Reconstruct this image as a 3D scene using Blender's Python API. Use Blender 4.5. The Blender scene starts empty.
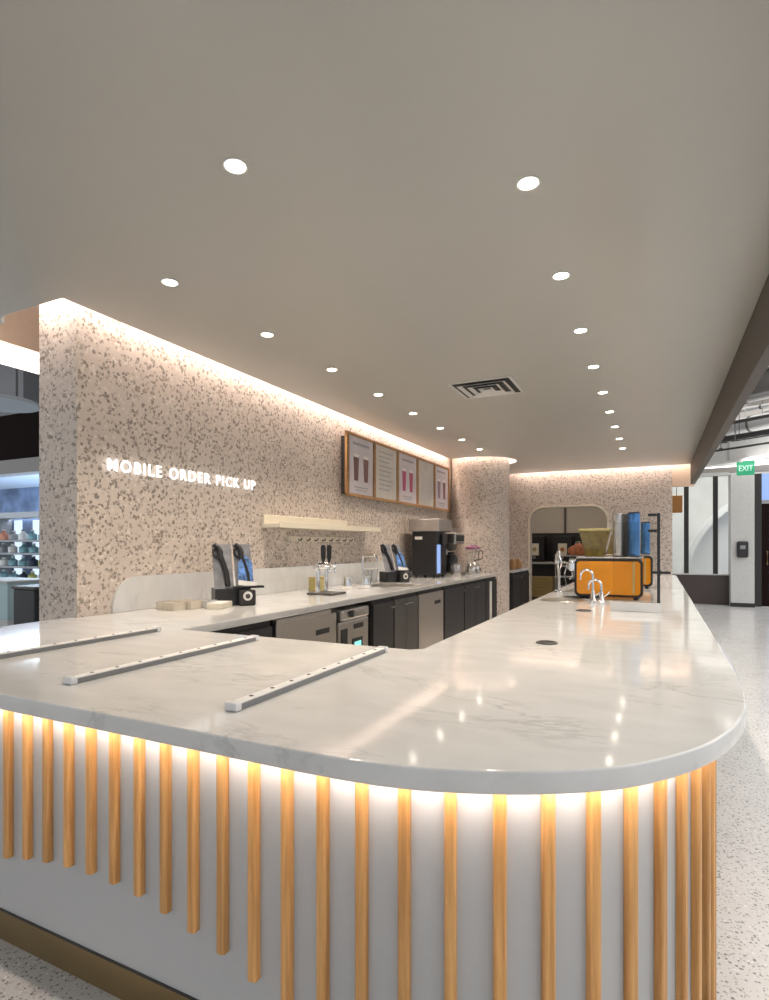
import bpy, bmesh, math, random
from mathutils import Vector, Matrix
random.seed(7)
S = bpy.context.scene
C = S.collection
PI = math.pi

# ------------------------------------------------------------------ materials
MATS = {}
def nodes(name):
    m = bpy.data.materials.new(name); m.use_nodes = True
    nt = m.node_tree
    b = nt.nodes['Principled BSDF']
    MATS[name] = m
    return m, nt, b
def plain(name, col, rough=.5, metal=0., spec=.5, coat=0., var=0.04, scale=30., trans=0., alpha=1., bump=0.):
    """flat colour with a little procedural variation"""
    m, nt, b = nodes(name)
    tc = nt.nodes.new('ShaderNodeTexCoord'); n = nt.nodes.new('ShaderNodeTexNoise')
    n.inputs['Scale'].default_value = scale
    r = nt.nodes.new('ShaderNodeValToRGB')
    r.color_ramp.elements[0].position = .35; r.color_ramp.elements[1].position = .65
    r.color_ramp.elements[0].color = tuple(c*(1-var) for c in col)+(1,)
    r.color_ramp.elements[1].color = tuple(min(1, c*(1+var)) for c in col)+(1,)
    L = nt.links.new
    L(tc.outputs['Object'], n.inputs['Vector']); L(n.outputs['Fac'], r.inputs['Fac']); L(r.outputs['Color'], b.inputs['Base Color'])
    b.inputs['Roughness'].default_value = rough; b.inputs['Metallic'].default_value = metal
    b.inputs['Specular IOR Level'].default_value = spec; b.inputs['Coat Weight'].default_value = coat
    b.inputs['Transmission Weight'].default_value = trans; b.inputs['Alpha'].default_value = alpha
    if bump:
        bp = nt.nodes.new('ShaderNodeBump'); bp.inputs['Strength'].default_value = bump; bp.inputs['Distance'].default_value = .002
        L(n.outputs['Fac'], bp.inputs['Height']); L(bp.outputs['Normal'], b.inputs['Normal'])
    return m
def emit(name, col, st):
    m, nt, b = nodes(name)
    b.inputs['Base Color'].default_value = tuple(c*.35 for c in col)+(1,)
    b.inputs['Emission Color'].default_value = tuple(col)+(1,); b.inputs['Emission Strength'].default_value = st
    return m
def terrazzo(name, base, chips, scale, size, rough, keep=.75, bump=0., warp=.4, spec=.5):
    """base colour with irregular chips in several colours (voronoi cells)"""
    m, nt, b = nodes(name); L = nt.links.new; N = nt.nodes.new
    tc = N('ShaderNodeTexCoord')
    wn = N('ShaderNodeTexNoise'); wn.inputs['Scale'].default_value = scale*1.3; wn.inputs['Detail'].default_value = 1
    sub = N('ShaderNodeVectorMath'); sub.operation = 'SUBTRACT'; sub.inputs[1].default_value = (.5, .5, .5)
    scl = N('ShaderNodeVectorMath'); scl.operation = 'SCALE'; scl.inputs['Scale'].default_value = warp/scale*2
    add = N('ShaderNodeVectorMath'); add.operation = 'ADD'
    L(tc.outputs['Object'], wn.inputs['Vector']); L(wn.outputs['Color'], sub.inputs[0]); L(sub.outputs[0], scl.inputs[0])
    L(tc.outputs['Object'], add.inputs[0]); L(scl.outputs[0], add.inputs[1])
    v = N('ShaderNodeTexVoronoi'); v.inputs['Scale'].default_value = scale; v.inputs['Randomness'].default_value = 1
    L(add.outputs[0], v.inputs['Vector'])
    sp = N('ShaderNodeSeparateColor'); L(v.outputs['Color'], sp.inputs[0])
    th = N('ShaderNodeMath'); th.operation = 'MULTIPLY'; th.inputs[1].default_value = size; L(sp.outputs[0], th.inputs[0])
    lt = N('ShaderNodeMath'); lt.operation = 'LESS_THAN'; L(v.outputs['Distance'], lt.inputs[0]); L(th.outputs[0], lt.inputs[1])
    kp = N('ShaderNodeMath'); kp.operation = 'LESS_THAN'; L(sp.outputs[1], kp.inputs[0]); kp.inputs[1].default_value = keep
    mk = N('ShaderNodeMath'); mk.operation = 'MULTIPLY'; L(lt.outputs[0], mk.inputs[0]); L(kp.outputs[0], mk.inputs[1])
    rp = N('ShaderNodeValToRGB'); rp.color_ramp.interpolation = 'CONSTANT'
    cr = rp.color_ramp
    while len(cr.elements) < len(chips): cr.elements.new(1.)
    for i, c in enumerate(chips):
        cr.elements[i].position = i/len(chips); cr.elements[i].color = tuple(c)+(1,)
    L(sp.outputs[2], rp.inputs['Fac'])
    bn = N('ShaderNodeTexNoise'); bn.inputs['Scale'].default_value = 3.; bn.inputs['Detail'].default_value = 4
    L(tc.outputs['Object'], bn.inputs['Vector'])
    br = N('ShaderNodeValToRGB'); br.color_ramp.elements[0].position = .3; br.color_ramp.elements[1].position = .7
    br.color_ramp.elements[0].color = tuple(c*.94 for c in base)+(1,); br.color_ramp.elements[1].color = tuple(min(1, c*1.05) for c in base)+(1,)
    L(bn.outputs['Fac'], br.inputs['Fac'])
    mx = N('ShaderNodeMix'); mx.data_type = 'RGBA'
    L(mk.outputs[0], mx.inputs[0]); L(br.outputs['Color'], mx.inputs[6]); L(rp.outputs['Color'], mx.inputs[7])
    L(mx.outputs[2], b.inputs['Base Color']); b.inputs['Roughness'].default_value = rough
    b.inputs['Specular IOR Level'].default_value = spec
    if bump:
        bp = N('ShaderNodeBump'); bp.inputs['Strength'].default_value = bump; bp.inputs['Distance'].default_value = .002
        L(mk.outputs[0], bp.inputs['Height']); L(bp.outputs['Normal'], b.inputs['Normal'])
    return m
def quartz(name):
    m, nt, b = nodes(name); L = nt.links.new; N = nt.nodes.new
    tc = N('ShaderNodeTexCoord')
    mp = N('ShaderNodeMapping'); mp.inputs['Rotation'].default_value = (0, 0, .7); mp.inputs['Scale'].default_value = (1., 2.2, 1.)
    L(tc.outputs['Object'], mp.inputs['Vector'])
    n1 = N('ShaderNodeTexNoise'); n1.inputs['Scale'].default_value = 1.6; n1.inputs['Detail'].default_value = 7; n1.inputs['Roughness'].default_value = .62; n1.inputs['Distortion'].default_value = .9
    L(mp.outputs[0], n1.inputs['Vector'])
    s = N('ShaderNodeMath'); s.operation = 'SUBTRACT'; s.inputs[1].default_value = .5; L(n1.outputs['Fac'], s.inputs[0])
    a = N('ShaderNodeMath'); a.operation = 'ABSOLUTE'; L(s.outputs[0], a.inputs[0])
    r = N('ShaderNodeValToRGB'); r.color_ramp.elements[0].position = 0; r.color_ramp.elements[0].color = (1, 1, 1, 1)
    r.color_ramp.elements[1].position = .022; r.color_ramp.elements[1].color = (0, 0, 0, 1); L(a.outputs[0], r.inputs['Fac'])
    n2 = N('ShaderNodeTexNoise'); n2.inputs['Scale'].default_value = 2.3; n2.inputs['Detail'].default_value = 3; L(tc.outputs['Object'], n2.inputs['Vector'])
    r2 = N('ShaderNodeValToRGB'); r2.color_ramp.elements[0].position = .5; r2.color_ramp.elements[1].position = .68; L(n2.outputs['Fac'], r2.inputs['Fac'])
    mu = N('ShaderNodeMath'); mu.operation = 'MULTIPLY'; L(r.outputs['Color'], mu.inputs[0]); L(r2.outputs['Color'], mu.inputs[1])
    mv = N('ShaderNodeMath'); mv.operation = 'MULTIPLY'; mv.inputs[1].default_value = .55; L(mu.outputs[0], mv.inputs[0])
    n3 = N('ShaderNodeTexNoise'); n3.inputs['Scale'].default_value = 5; n3.inputs['Detail'].default_value = 5; L(mp.outputs[0], n3.inputs['Vector'])
    r3 = N('ShaderNodeValToRGB'); r3.color_ramp.elements[0].position = .3; r3.color_ramp.elements[1].position = .7
    r3.color_ramp.elements[0].color = (.63, .625, .615, 1); r3.color_ramp.elements[1].color = (.70, .695, .685, 1); L(n3.outputs['Fac'], r3.inputs['Fac'])
    mx = N('ShaderNodeMix'); mx.data_type = 'RGBA'; L(mv.outputs[0], mx.inputs[0]); L(r3.outputs['Color'], mx.inputs[6]); mx.inputs[7].default_value = (.36, .36, .35, 1)
    L(mx.outputs[2], b.inputs['Base Color']); b.inputs['Roughness'].default_value = .07
    return m
def wood(name, c1, c2, rough=.45, axis=2):
    m, nt, b = nodes(name); L = nt.links.new; N = nt.nodes.new
    tc = N('ShaderNodeTexCoord'); oi = N('ShaderNodeObjectInfo')
    mp = N('ShaderNodeMapping'); sc = [55., 55., 55.]; sc[axis] = 2.2; mp.inputs['Scale'].default_value = sc
    add = N('ShaderNodeVectorMath'); add.operation = 'ADD'; mm = N('ShaderNodeVectorMath'); mm.operation = 'SCALE'; mm.inputs['Scale'].default_value = 40
    cb = N('ShaderNodeCombineXYZ'); L(oi.outputs['Random'], cb.inputs[0]); L(oi.outputs['Random'], cb.inputs[2])
    L(cb.outputs[0], mm.inputs[0]); L(tc.outputs['Object'], mp.inputs['Vector']); L(mp.outputs[0], add.inputs[0]); L(mm.outputs[0], add.inputs[1])
    n = N('ShaderNodeTexNoise'); n.inputs['Scale'].default_value = 1.; n.inputs['Detail'].default_value = 6; n.inputs['Roughness'].default_value = .6; n.inputs['Distortion'].default_value = .6
    L(add.outputs[0], n.inputs['Vector'])
    r = N('ShaderNodeValToRGB'); r.color_ramp.elements[0].position = .32; r.color_ramp.elements[1].position = .68
    r.color_ramp.elements[0].color = tuple(c1)+(1,); r.color_ramp.elements[1].color = tuple(c2)+(1,)
    L(n.outputs['Fac'], r.inputs['Fac'])
    hs = N('ShaderNodeHueSaturation'); mr = N('ShaderNodeMapRange'); mr.inputs[3].default_value = .8; mr.inputs[4].default_value = 1.15
    L(oi.outputs['Random'], mr.inputs[0]); L(mr.outputs[0], hs.inputs['Value']); L(r.outputs['Color'], hs.inputs['Color'])
    L(hs.outputs['Color'], b.inputs['Base Color']); b.inputs['Roughness'].default_value = rough
    bp = N('ShaderNodeBump'); bp.inputs['Strength'].default_value = .15; bp.inputs['Distance'].default_value = .001
    L(n.outputs['Fac'], bp.inputs['Height']); L(bp.outputs['Normal'], b.inputs['Normal'])
    return m
def brushed(name, col, rough=.3, axis=0):
    m, nt, b = nodes(name); L = nt.links.new; N = nt.nodes.new
    tc = N('ShaderNodeTexCoord'); mp = N('ShaderNodeMapping'); sc = [300.]*3; sc[axis] = 4.; mp.inputs['Scale'].default_value = sc
    n = N('ShaderNodeTexNoise'); n.inputs['Scale'].default_value = 1; n.inputs['Detail'].default_value = 3
    L(tc.outputs['Object'], mp.inputs['Vector']); L(mp.outputs[0], n.inputs['Vector'])
    mr = N('ShaderNodeMapRange'); mr.inputs[3].default_value = rough*.8; mr.inputs[4].default_value = rough*1.25
    L(n.outputs['Fac'], mr.inputs[0]); L(mr.outputs[0], b.inputs['Roughness'])
    r = N('ShaderNodeValToRGB'); r.color_ramp.elements[0].color = tuple(c*.9 for c in col)+(1,); r.color_ramp.elements[1].color = tuple(min(1, c*1.08) for c in col)+(1,)
    L(n.outputs['Fac'], r.inputs['Fac']); L(r.outputs['Color'], b.inputs['Base Color']); b.inputs['Metallic'].default_value = 1
    return m
def glass(name, tint, rough=.0):
    m, nt, b = nodes(name)
    b.inputs['Base Color'].default_value = tuple(tint)+(1,); b.inputs['Roughness'].default_value = rough
    b.inputs['Transmission Weight'].default_value = 1; b.inputs['IOR'].default_value = 1.1
    return m

M_tile = terrazzo('wall_terrazzo', (.64, .55, .48), [(.25, .20, .16), (.36, .30, .25), (.46, .385, .32), (.31, .25, .20), (.27, .225, .19), (.74, .66, .58)], 50, .74, .5, .8, .12, .8)
M_floor = terrazzo('floor_terrazzo', (.64, .63, .62), [(.22, .22, .22), (.38, .37, .36), (.82, .81, .80), (.30, .29, .28), (.5, .48, .46)], 105, .62, .2, .8)
M_ceil = plain('ceiling_paint', (.415, .41, .383), .3, var=.01, scale=2, spec=.5)
M_fascia = plain('fascia_taupe', (.08, .067, .054), .55, var=.03)
M_quartz = quartz('quartz')
M_panel = plain('panel_grey', (.46, .47, .48), .45, var=.01, scale=4)
M_oak = wood('oak', (.46, .215, .06), (.74, .41, .15))
M_oakf = wood('oak_frame', (.30, .15, .055), (.46, .25, .10), axis=1)
M_toe = plain('bronze_toe_kick', (.26, .18, .08), .38, metal=.6, var=.1, scale=3)
M_black = plain('black_plastic', (.014, .014, .016), .35)
M_blackm = plain('black_matte', (.022, .02, .02), .6)
M_charc = plain('charcoal_laminate', (.026, .024, .026), .45)
M_dkgrey = plain('dark_grey', (.075, .07, .066), .45)
M_grey = plain('grey_plastic', (.30, .30, .31), .45)
M_lgrey = plain('light_grey', (.55, .55, .54), .5)
M_white = plain('white_paint', (.80, .79, .77), .5, var=.01)
M_soft = plain('plenum_white', (.80, .74, .70), .7, var=.01)
M_steel = brushed('brushed_steel', (.58, .55, .52), .32)
M_chrome = plain('chrome', (.80, .80, .80), .08, metal=1, var=.01)
M_alu = plain('rail_aluminium', (.74, .74, .75), .35, metal=.25, var=.02)
M_orange = plain('amber_enamel', (.68, .25, .004), .15, spec=.35, coat=.15, var=.05, scale=6)
M_amberglass = plain('smoky_hopper', (.16, .115, .02), .12, coat=.4, var=.25, scale=25)
M_khaki = plain('khaki_lid', (.42, .35, .13), .4)
M_blue = plain('blue_metal', (.08, .22, .48), .18, metal=.75, var=.15, scale=8)
M_navy = plain('navy', (.012, .022, .055), .3)
M_tsilver = plain('satin_silver', (.52, .49, .46), .25, metal=.8, var=.05)
M_cream = plain('cream_laminate', (.76, .70, .57), .45, var=.02)
M_beige = plain('beige_card', (.62, .55, .45), .6)
M_poster = plain('poster_paper', (.62, .57, .60), .5, var=.05, scale=5)
M_poster2 = plain('poster_paper_warm', (.62, .58, .53), .5, var=.05, scale=5)
M_ink = plain('poster_grey_ink', (.36, .34, .36), .6)
M_pink = plain('poster_magenta', (.45, .07, .16), .5)
M_brown = plain('poster_brown', (.20, .10, .09), .5)
M_purple = plain('poster_mauve', (.30, .20, .26), .5)
M_bluepic = plain('blue_print', (.10, .22, .50), .4, var=.7, scale=22)
M_labelw = plain('white_label', (.78, .76, .72), .5)
M_winec = plain('wine_plastic', (.25, .08, .16), .3)
M_rackp = plain('rack_panel', (.24, .24, .26), .25, coat=.3, var=.2, scale=12)
M_chan = plain('channel_shade_grey', (.20, .20, .205), .45)  # dark grey carries the shade on the rail sides, under the white cover
M_glass = glass('clear_glass', (.93, .97, .96))
M_pane = glass('screen_glass', (.84, .83, .80))
M_clear = glass('clear_acrylic', (.95, .96, .97), .05)
M_smoke = glass('smoke_acrylic', (.62, .62, .66), .1)
M_led = emit('led_warm', (1., .855, .77), 52)
M_ledu = emit('led_under_counter', (1., .84, .72), 25)
M_ledd = emit('downlight_diffuser', (1., .90, .76), 14)
M_sign = emit('sign_face', (1., .98, .95), 1.5)
M_band = emit('light_band', (1., .92, .84), 1.7)
M_tube = emit('linear_lamp_face', (1., .97, .92), 3)
M_exit = emit('exit_green', (.04, .45, .22), .45)
M_screen = emit('display_glow', (.25, .75, .65), .9)
M_disc = emit('ring_lamp_glow', (.62, .66, .68), .07)
M_wood_box = wood('box_wood', (.30, .20, .06), (.42, .29, .10), axis=0)
M_dkbrown = plain('dark_brown_cladding', (.012, .006, .005), .8, spec=.1)
M_base = plain('umber_panel', (.062, .045, .045), .5)
M_duct = plain('galvanised_duct', (.42, .42, .42), .45, metal=.3)
M_deck = plain('painted_deck', (.58, .58, .57), .7)
M_far = plain('far_plaster', (.55, .50, .44), .7, var=.02)
M_pale = plain('pale_plaster', (.66, .66, .64), .7, var=.06, scale=1.2)
M_peach = plain('peach_soffit', (.70, .53, .40), .6, var=.02)
M_shopw = emit('shop_backlight', (.70, .85, 1.), .75)
M_teal = plain('teal_goods', (.20, .38, .42), .4, var=.4, scale=9)
M_bluewall = plain('blue_shop_wall', (.20, .27, .42), .6, var=.3, scale=2)
M_greyhdr = plain('grey_header', (.32, .30, .28), .5)
M_yellow = plain('lime_goods', (.50, .52, .14), .5)
M_redg = plain('coral_goods', (.62, .25, .16), .5)
M_rust = plain('rust_orange', (.50, .20, .05), .5)
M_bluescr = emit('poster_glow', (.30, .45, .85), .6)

# ------------------------------------------------------------------ mesh helpers
def bmn(): return bmesh.new()
def box(bm, x0, x1, y0, y1, z0, z1, bv=0., seg=2):
    r = bmesh.ops.create_cube(bm, size=1.)
    vs = r['verts']
    for v in vs:
        v.co = Vector((x0+(v.co.x+.5)*(x1-x0), y0+(v.co.y+.5)*(y1-y0), z0+(v.co.z+.5)*(z1-z0)))
    if bv > 0:
        es = list({e for v in vs for e in v.link_edges})
        bmesh.ops.bevel(bm, geom=es, offset=bv, segments=seg, affect='EDGES', profile=.5)
    return bm
def bx(*a, **k): return box(bmn(), *a, **k)
def cyl(bm, c, r, h, r2=None, seg=32, axis='z', bv=0.):
    """c = centre of the lower cap"""
    r2 = r if r2 is None else r2
    mat = Matrix.Translation((0, 0, h/2))
    if axis == 'x': mat = Matrix.Rotation(PI/2, 4, 'Y') @ mat
    if axis == 'y': mat = Matrix.Rotation(-PI/2, 4, 'X') @ mat
    mat = Matrix.Translation(c) @ mat
    res = bmesh.ops.create_cone(bm, cap_ends=True, segments=seg, radius1=r, radius2=r2, depth=h, matrix=mat)
    if bv:
        es = [e for e in {e for v in res['verts'] for e in v.link_edges} if any(len(f.verts) > 4 for f in e.link_faces)]
        bmesh.ops.bevel(bm, geom=es, offset=bv, segments=2, affect='EDGES', profile=.5)
    return bm
def cy(*a, **k): return cyl(bmn(), *a, **k)
def lathe(bm, prof, c=(0, 0, 0), seg=32):
    rings = []
    for r, z in prof:
        rings.append([bm.verts.new((c[0]+r*math.cos(2*PI*i/seg), c[1]+r*math.sin(2*PI*i/seg), c[2]+z)) for i in range(seg)])
    for a, b in zip(rings, rings[1:]):
        for i in range(seg):
            bm.faces.new((a[i], a[(i+1) % seg], b[(i+1) % seg], b[i]))
    if prof[0][0] > 1e-6: bm.faces.new(rings[0][::-1])
    if prof[-1][0] > 1e-6: bm.faces.new(rings[-1])
    bmesh.ops.remove_doubles(bm, verts=bm.verts, dist=1e-6)
    return bm
def prism(bm, pts, z0, z1, f=None):
    """outline in (u,v) extruded along w; f maps (u,v,w) to xyz"""
    f = f or (lambda u, v, w: (u, v, w))
    a = [bm.verts.new(f(u, v, z0)) for u, v in pts]; b = [bm.verts.new(f(u, v, z1)) for u, v in pts]
    n = len(pts)
    bm.faces.new(a[::-1]); bm.faces.new(b)
    for i in range(n): bm.faces.new((a[i], a[(i+1) % n], b[(i+1) % n], b[i]))
    bmesh.ops.recalc_face_normals(bm, faces=bm.faces)
    return bm
XZ = lambda u, v, w: (u, w, v)      # outline in x,z extruded along y
YZ = lambda u, v, w: (w, u, v)      # outline in y,z extruded along x
def tube(bm, path, r, seg=10):
    path = [Vector(p) for p in path]; rings = []
    up = Vector((0, 0, 1))
    for i, p in enumerate(path):
        t = (path[min(i+1, len(path)-1)]-path[max(i-1, 0)]).normalized()
        u = t.cross(up)
        if u.length < .05: u = t.cross(Vector((0, 1, 0)))
        u.normalize(); w = u.cross(t).normalized()
        rings.append([bm.verts.new(p+(u*math.cos(2*PI*k/seg)+w*math.sin(2*PI*k/seg))*r) for k in range(seg)])
    for a, b in zip(rings, rings[1:]):
        for k in range(seg): bm.faces.new((a[k], a[(k+1) % seg], b[(k+1) % seg], b[k]))
    bm.faces.new(rings[0][::-1]); bm.faces.new(rings[-1])
    bmesh.ops.recalc_face_normals(bm, faces=bm.faces)
    return bm
def strip(bm, pts, w_in, z0, z1):
    """vertical ribbon box following an open xy path; w_in = thickness to the left of the path"""
    n = len(pts); off = []
    for i in range(n):
        a = Vector(pts[max(i-1, 0)]); b = Vector(pts[min(i+1, n-1)]); t = (b-a).normalized()
        off.append((pts[i][0]-t.y*w_in, pts[i][1]+t.x*w_in))
    return prism(bm, list(pts)+off[::-1], z0, z1)
def link(name, bm, mat, parent=None, smooth=False, label=None):
    me = bpy.data.meshes.new(name)
    bm.normal_update(); bm.to_mesh(me); bm.free()
    if mat: me.materials.append(mat)
    if smooth:
        for p in me.polygons: p.use_smooth = True
        try: me.set_sharp_from_angle(angle=math.radians(40))
        except Exception: pass
    o = bpy.data.objects.new(name, me); C.objects.link(o)
    if parent: o.parent = parent
    if label: o['label'] = label
    return o
def tag(o, label, cat, group=None, kind=None):
    o['label'] = label; o['category'] = cat
    if group: o['group'] = group
    if kind: o['kind'] = kind
    return o
def thing(name, label, cat, loc=(0, 0, 0), rz=0., group=None):
    o = bpy.data.objects.new(name, None); C.objects.link(o); o.location = loc; o.rotation_euler = (0, 0, rz)
    o.empty_display_size = .1
    return tag(o, label, cat, group)
def struct(name, bm, mat, label=None, smooth=False):
    o = link(name, bm, mat, None, smooth); o['kind'] = 'structure'
    o['category'] = name.split('_')[0]
    o['label'] = label or name
    return o
def dup(src, loc, label, rz=None):
    c = src.copy(); C.objects.link(c); c.location = loc; c['label'] = label
    if rz is not None: c.rotation_euler = (0, 0, rz)
    for ch in list(src.children):
        d = ch.copy(); C.objects.link(d); d.parent = c
        for g in list(ch.children):
            e = g.copy(); C.objects.link(e); e.parent = d
    return c
def slab(name, splines, z0, z1, bevel, mat):
    """2D filled curve with holes, extruded and rounded, turned into a mesh"""
    cu = bpy.data.curves.new(name, 'CURVE'); cu.dimensions = '2D'; cu.fill_mode = 'BOTH'
    cu.extrude = (z1-z0)/2-bevel; cu.bevel_depth = bevel; cu.bevel_resolution = 2; cu.offset = -bevel
    for pts in splines:
        sp = cu.splines.new('POLY'); sp.points.add(len(pts)-1); sp.use_cyclic_u = True
        for p, q in zip(sp.points, pts): p.co = (q[0], q[1], 0, 1)
    t = bpy.data.objects.new(name+'_curve', cu); C.objects.link(t)
    dg = bpy.context.evaluated_depsgraph_get()
    me = bpy.data.meshes.new_from_object(t.evaluated_get(dg))
    bpy.data.objects.remove(t); bpy.data.curves.remove(cu)
    me.transform(Matrix.Translation((0, 0, (z0+z1)/2))); me.materials.clear(); me.materials.append(mat)
    me.name = name
    o = bpy.data.objects.new(name, me); C.objects.link(o)
    return o
def islands(me, name, mat, parent):
    """one part per letter"""
    b = bmesh.new(); b.from_mesh(me); seen = set()
    for v in list(b.verts):
        if v in seen: continue
        st, comp = [v], []
        seen.add(v)
        while st:
            u = st.pop(); comp.append(u)
            for e in u.link_edges:
                w = e.other_vert(u)
                if w not in seen: seen.add(w); st.append(w)
        nb = bmesh.new(); mp = {u: nb.verts.new(u.co) for u in comp}
        for f in {f for u in comp for f in u.link_faces}: nb.faces.new([mp[u] for u in f.verts])
        link(name, nb, mat, parent)
    b.free()
def circle(cx, cy_, r, n=40, r2=None): return [(cx+r*math.cos(2*PI*i/n), cy_+(r2 or r)*math.sin(2*PI*i/n)) for i in range(n)]

# ------------------------------------------------------------------ camera (horizon at y=545 of 1000, 25.8 degrees left of the counter's axis)
H = 1.39; CT = .945; ZC = 2.815
FPX = 563.3; YAW = math.radians(25.815)
cam = bpy.data.cameras.new('camera'); co = bpy.data.objects.new('camera', cam); C.objects.link(co)
cam.sensor_fit = 'VERTICAL'; cam.sensor_height = 24.; cam.lens = FPX/1000*24.; cam.shift_y = .045
cam.clip_start = .02; cam.clip_end = 200
co.location = (0, 0, H); co.rotation_euler = (PI/2, 0, YAW)
S.camera = co

# ------------------------------------------------------------------ shell
struct('floor', bx(-24, 14, -6, 26, -.1, 0), M_floor, 'pale grey speckled terrazzo floor')

WX = -3.205
# left wall with its square end
struct('wall_left', bx(-3.57, WX, 2.29, 11.43, 0, 3.2), M_tile, 'speckled beige terrazzo feature wall along the back counter')
# column
struct('column', cy((-2.74, 9.45, 0), .49, 3.2, seg=72), M_tile, 'round speckled column at the end of the back counter', smooth=True)
# far wall with a rounded doorway
def arch(x0, x1, zt, r, n=8):
    pts = []
    for i in range(n+1):
        a = PI-i/n*PI/2; pts.append((x0+r+r*math.cos(a), zt-r+r*math.sin(a)))
    for i in range(n+1):
        a = PI/2-i/n*PI/2; pts.append((x1-r+r*math.cos(a), zt-r+r*math.sin(a)))
    return pts
out = [(WX, 0), (-2.29, 0)]+arch(-2.29, -.85, 2.13, .27)+[(-.85, 0), (.25, 0), (.25, 3.2), (WX, 3.2)]
struct('wall_back', prism(bmn(), out, 11.43, 11.63, XZ), M_tile, 'speckled back wall with round-cornered doorway')
inn = arch(-2.29, -.85, 2.13, .27); oo = arch(-2.325, -.815, 2.165, .305)
struct('trim_lit_reveal', prism(bmn(), [(-2.325, 0)]+oo+[(-.815, 0), (-.85, 0)]+inn[::-1]+[(-2.29, 0)], 11.405, 11.429, XZ), M_cream, 'cream rim painted as the lit reveal of the rounded doorway')  # cream strip imitates light catching the doorway's reveal
# ceiling cloud, set off from wall, column and back wall by lit slots
cx_, cy_c, rr = -2.74, 9.45, .61
a0 = math.asin((-3.09-cx_)/rr)
arcp = []
a1 = math.acos((-3.09-cx_)/rr)
for i in range(25):
    a = a1-(2*a1)*i/24
    arcp.append((cx_+rr*math.cos(a), cy_c+rr*math.sin(a)))
ce = [(-4.1, -2.5), (.53, -2.5), (.53, 11.3), (-3.09, 11.3)]+arcp+[(-3.09, 2.12), (-3.58, 2.12), (-3.65, 2.125), (-3.71, 2.14), (-3.75, 2.165), (-3.78, 2.20), (-4.1, 2.20)]
o = slab('ceiling', [ce], ZC, ZC+.05, .004, M_ceil); o['kind'] = 'structure'; o['category'] = 'ceiling'; o['label'] = 'smooth warm grey dropped ceiling with lit edges'
struct('trim_1', bx(-4.1, .5, 1.3, 11.9, 3.2, 3.24), M_soft, 'unseen pale board added above the lit ceiling slots to stop light leaks')  # added cover, out of view, keeps world light from leaking through the slots
struct('trim_2', bx(.53, .60, -2.5, 11.28, 2.455, 2.86, bv=.004), M_fascia, 'dark taupe downstand along the open edge of the ceiling')

# LED strips in the ceiling slots
def led(name, bm, label):
    t = thing(name, label, 'light strip'); link('diffuser', bm, M_led, t); return t
led('cove_light', bx(-3.165, -3.135, 2.2, 8.9, 2.99, 3.01), 'warm light strip in the ceiling slot along the terrazzo wall')
led('cove_light', bx(-3.6, -3.2, 2.19, 2.22, 2.99, 3.01), 'warm light strip in the ceiling slot over the square wall end')
struct('trim_9', bx(.252, .60, 11.44, 11.6, 2.45, 3.2), M_peach, 'pale return panel between back wall and downstand')
led('cove_light', bx(-2.6, .50, 11.34, 11.37, 2.99, 3.01), 'warm light strip in the ceiling slot along the back wall')
ring = [(cx_+.55*math.cos(a), cy_c+.55*math.sin(a)) for a in [math.radians(d) for d in range(-120, 121, 6)]]
led('cove_light', strip(bmn(), ring, .025, 2.99, 3.01), 'curved warm light strip around the top of the column')

# downlights
def downlight(x, y, label, power, group='recessed ceiling downlights', col=(1., .86, .70)):
    t = thing('downlight', label, 'downlight', (x, y, ZC), 0, group)
    bm = bmn(); lathe(bm, [(.037, -.0005), (.046, -.0005), (.046, -.004), (.043, -.006), (.039, -.005), (.037, -.0005)], seg=40)
    link('trim_ring', bm, M_white, t, True)
    link('diffuser', cy((0, 0, -.0035), .0365, .003, seg=36), M_ledd, t)
    l = bpy.data.lights.new('downlight_beam', 'SPOT'); l.energy = power; l.spot_size = math.radians(105); l.spot_blend = .8; l.color = col; l.shadow_soft_size = .05
    lo = bpy.data.objects.new('downlight_beam', l); C.objects.link(lo); lo.parent = t; lo.location = (0, 0, -.03)
    return t
ordn = ['first', 'second', 'third', 'fourth', 'fifth', 'sixth', 'seventh', 'eighth', 'ninth', 'tenth']
DLP = 36
for k in range(8):
    downlight(-2.375, 2.24+.845*k, 'small round downlight, %s from the camera in the row beside the terrazzo wall' % ordn[k], DLP)
for k in range(9):
    downlight(-.456, 2.24+.845*k, 'small round downlight, %s from the camera in the row over the long bar' % ordn[k], DLP)
downlight(-1.425, 1.66, 'round downlight alone between both rows, closest to the camera', DLP)

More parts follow.
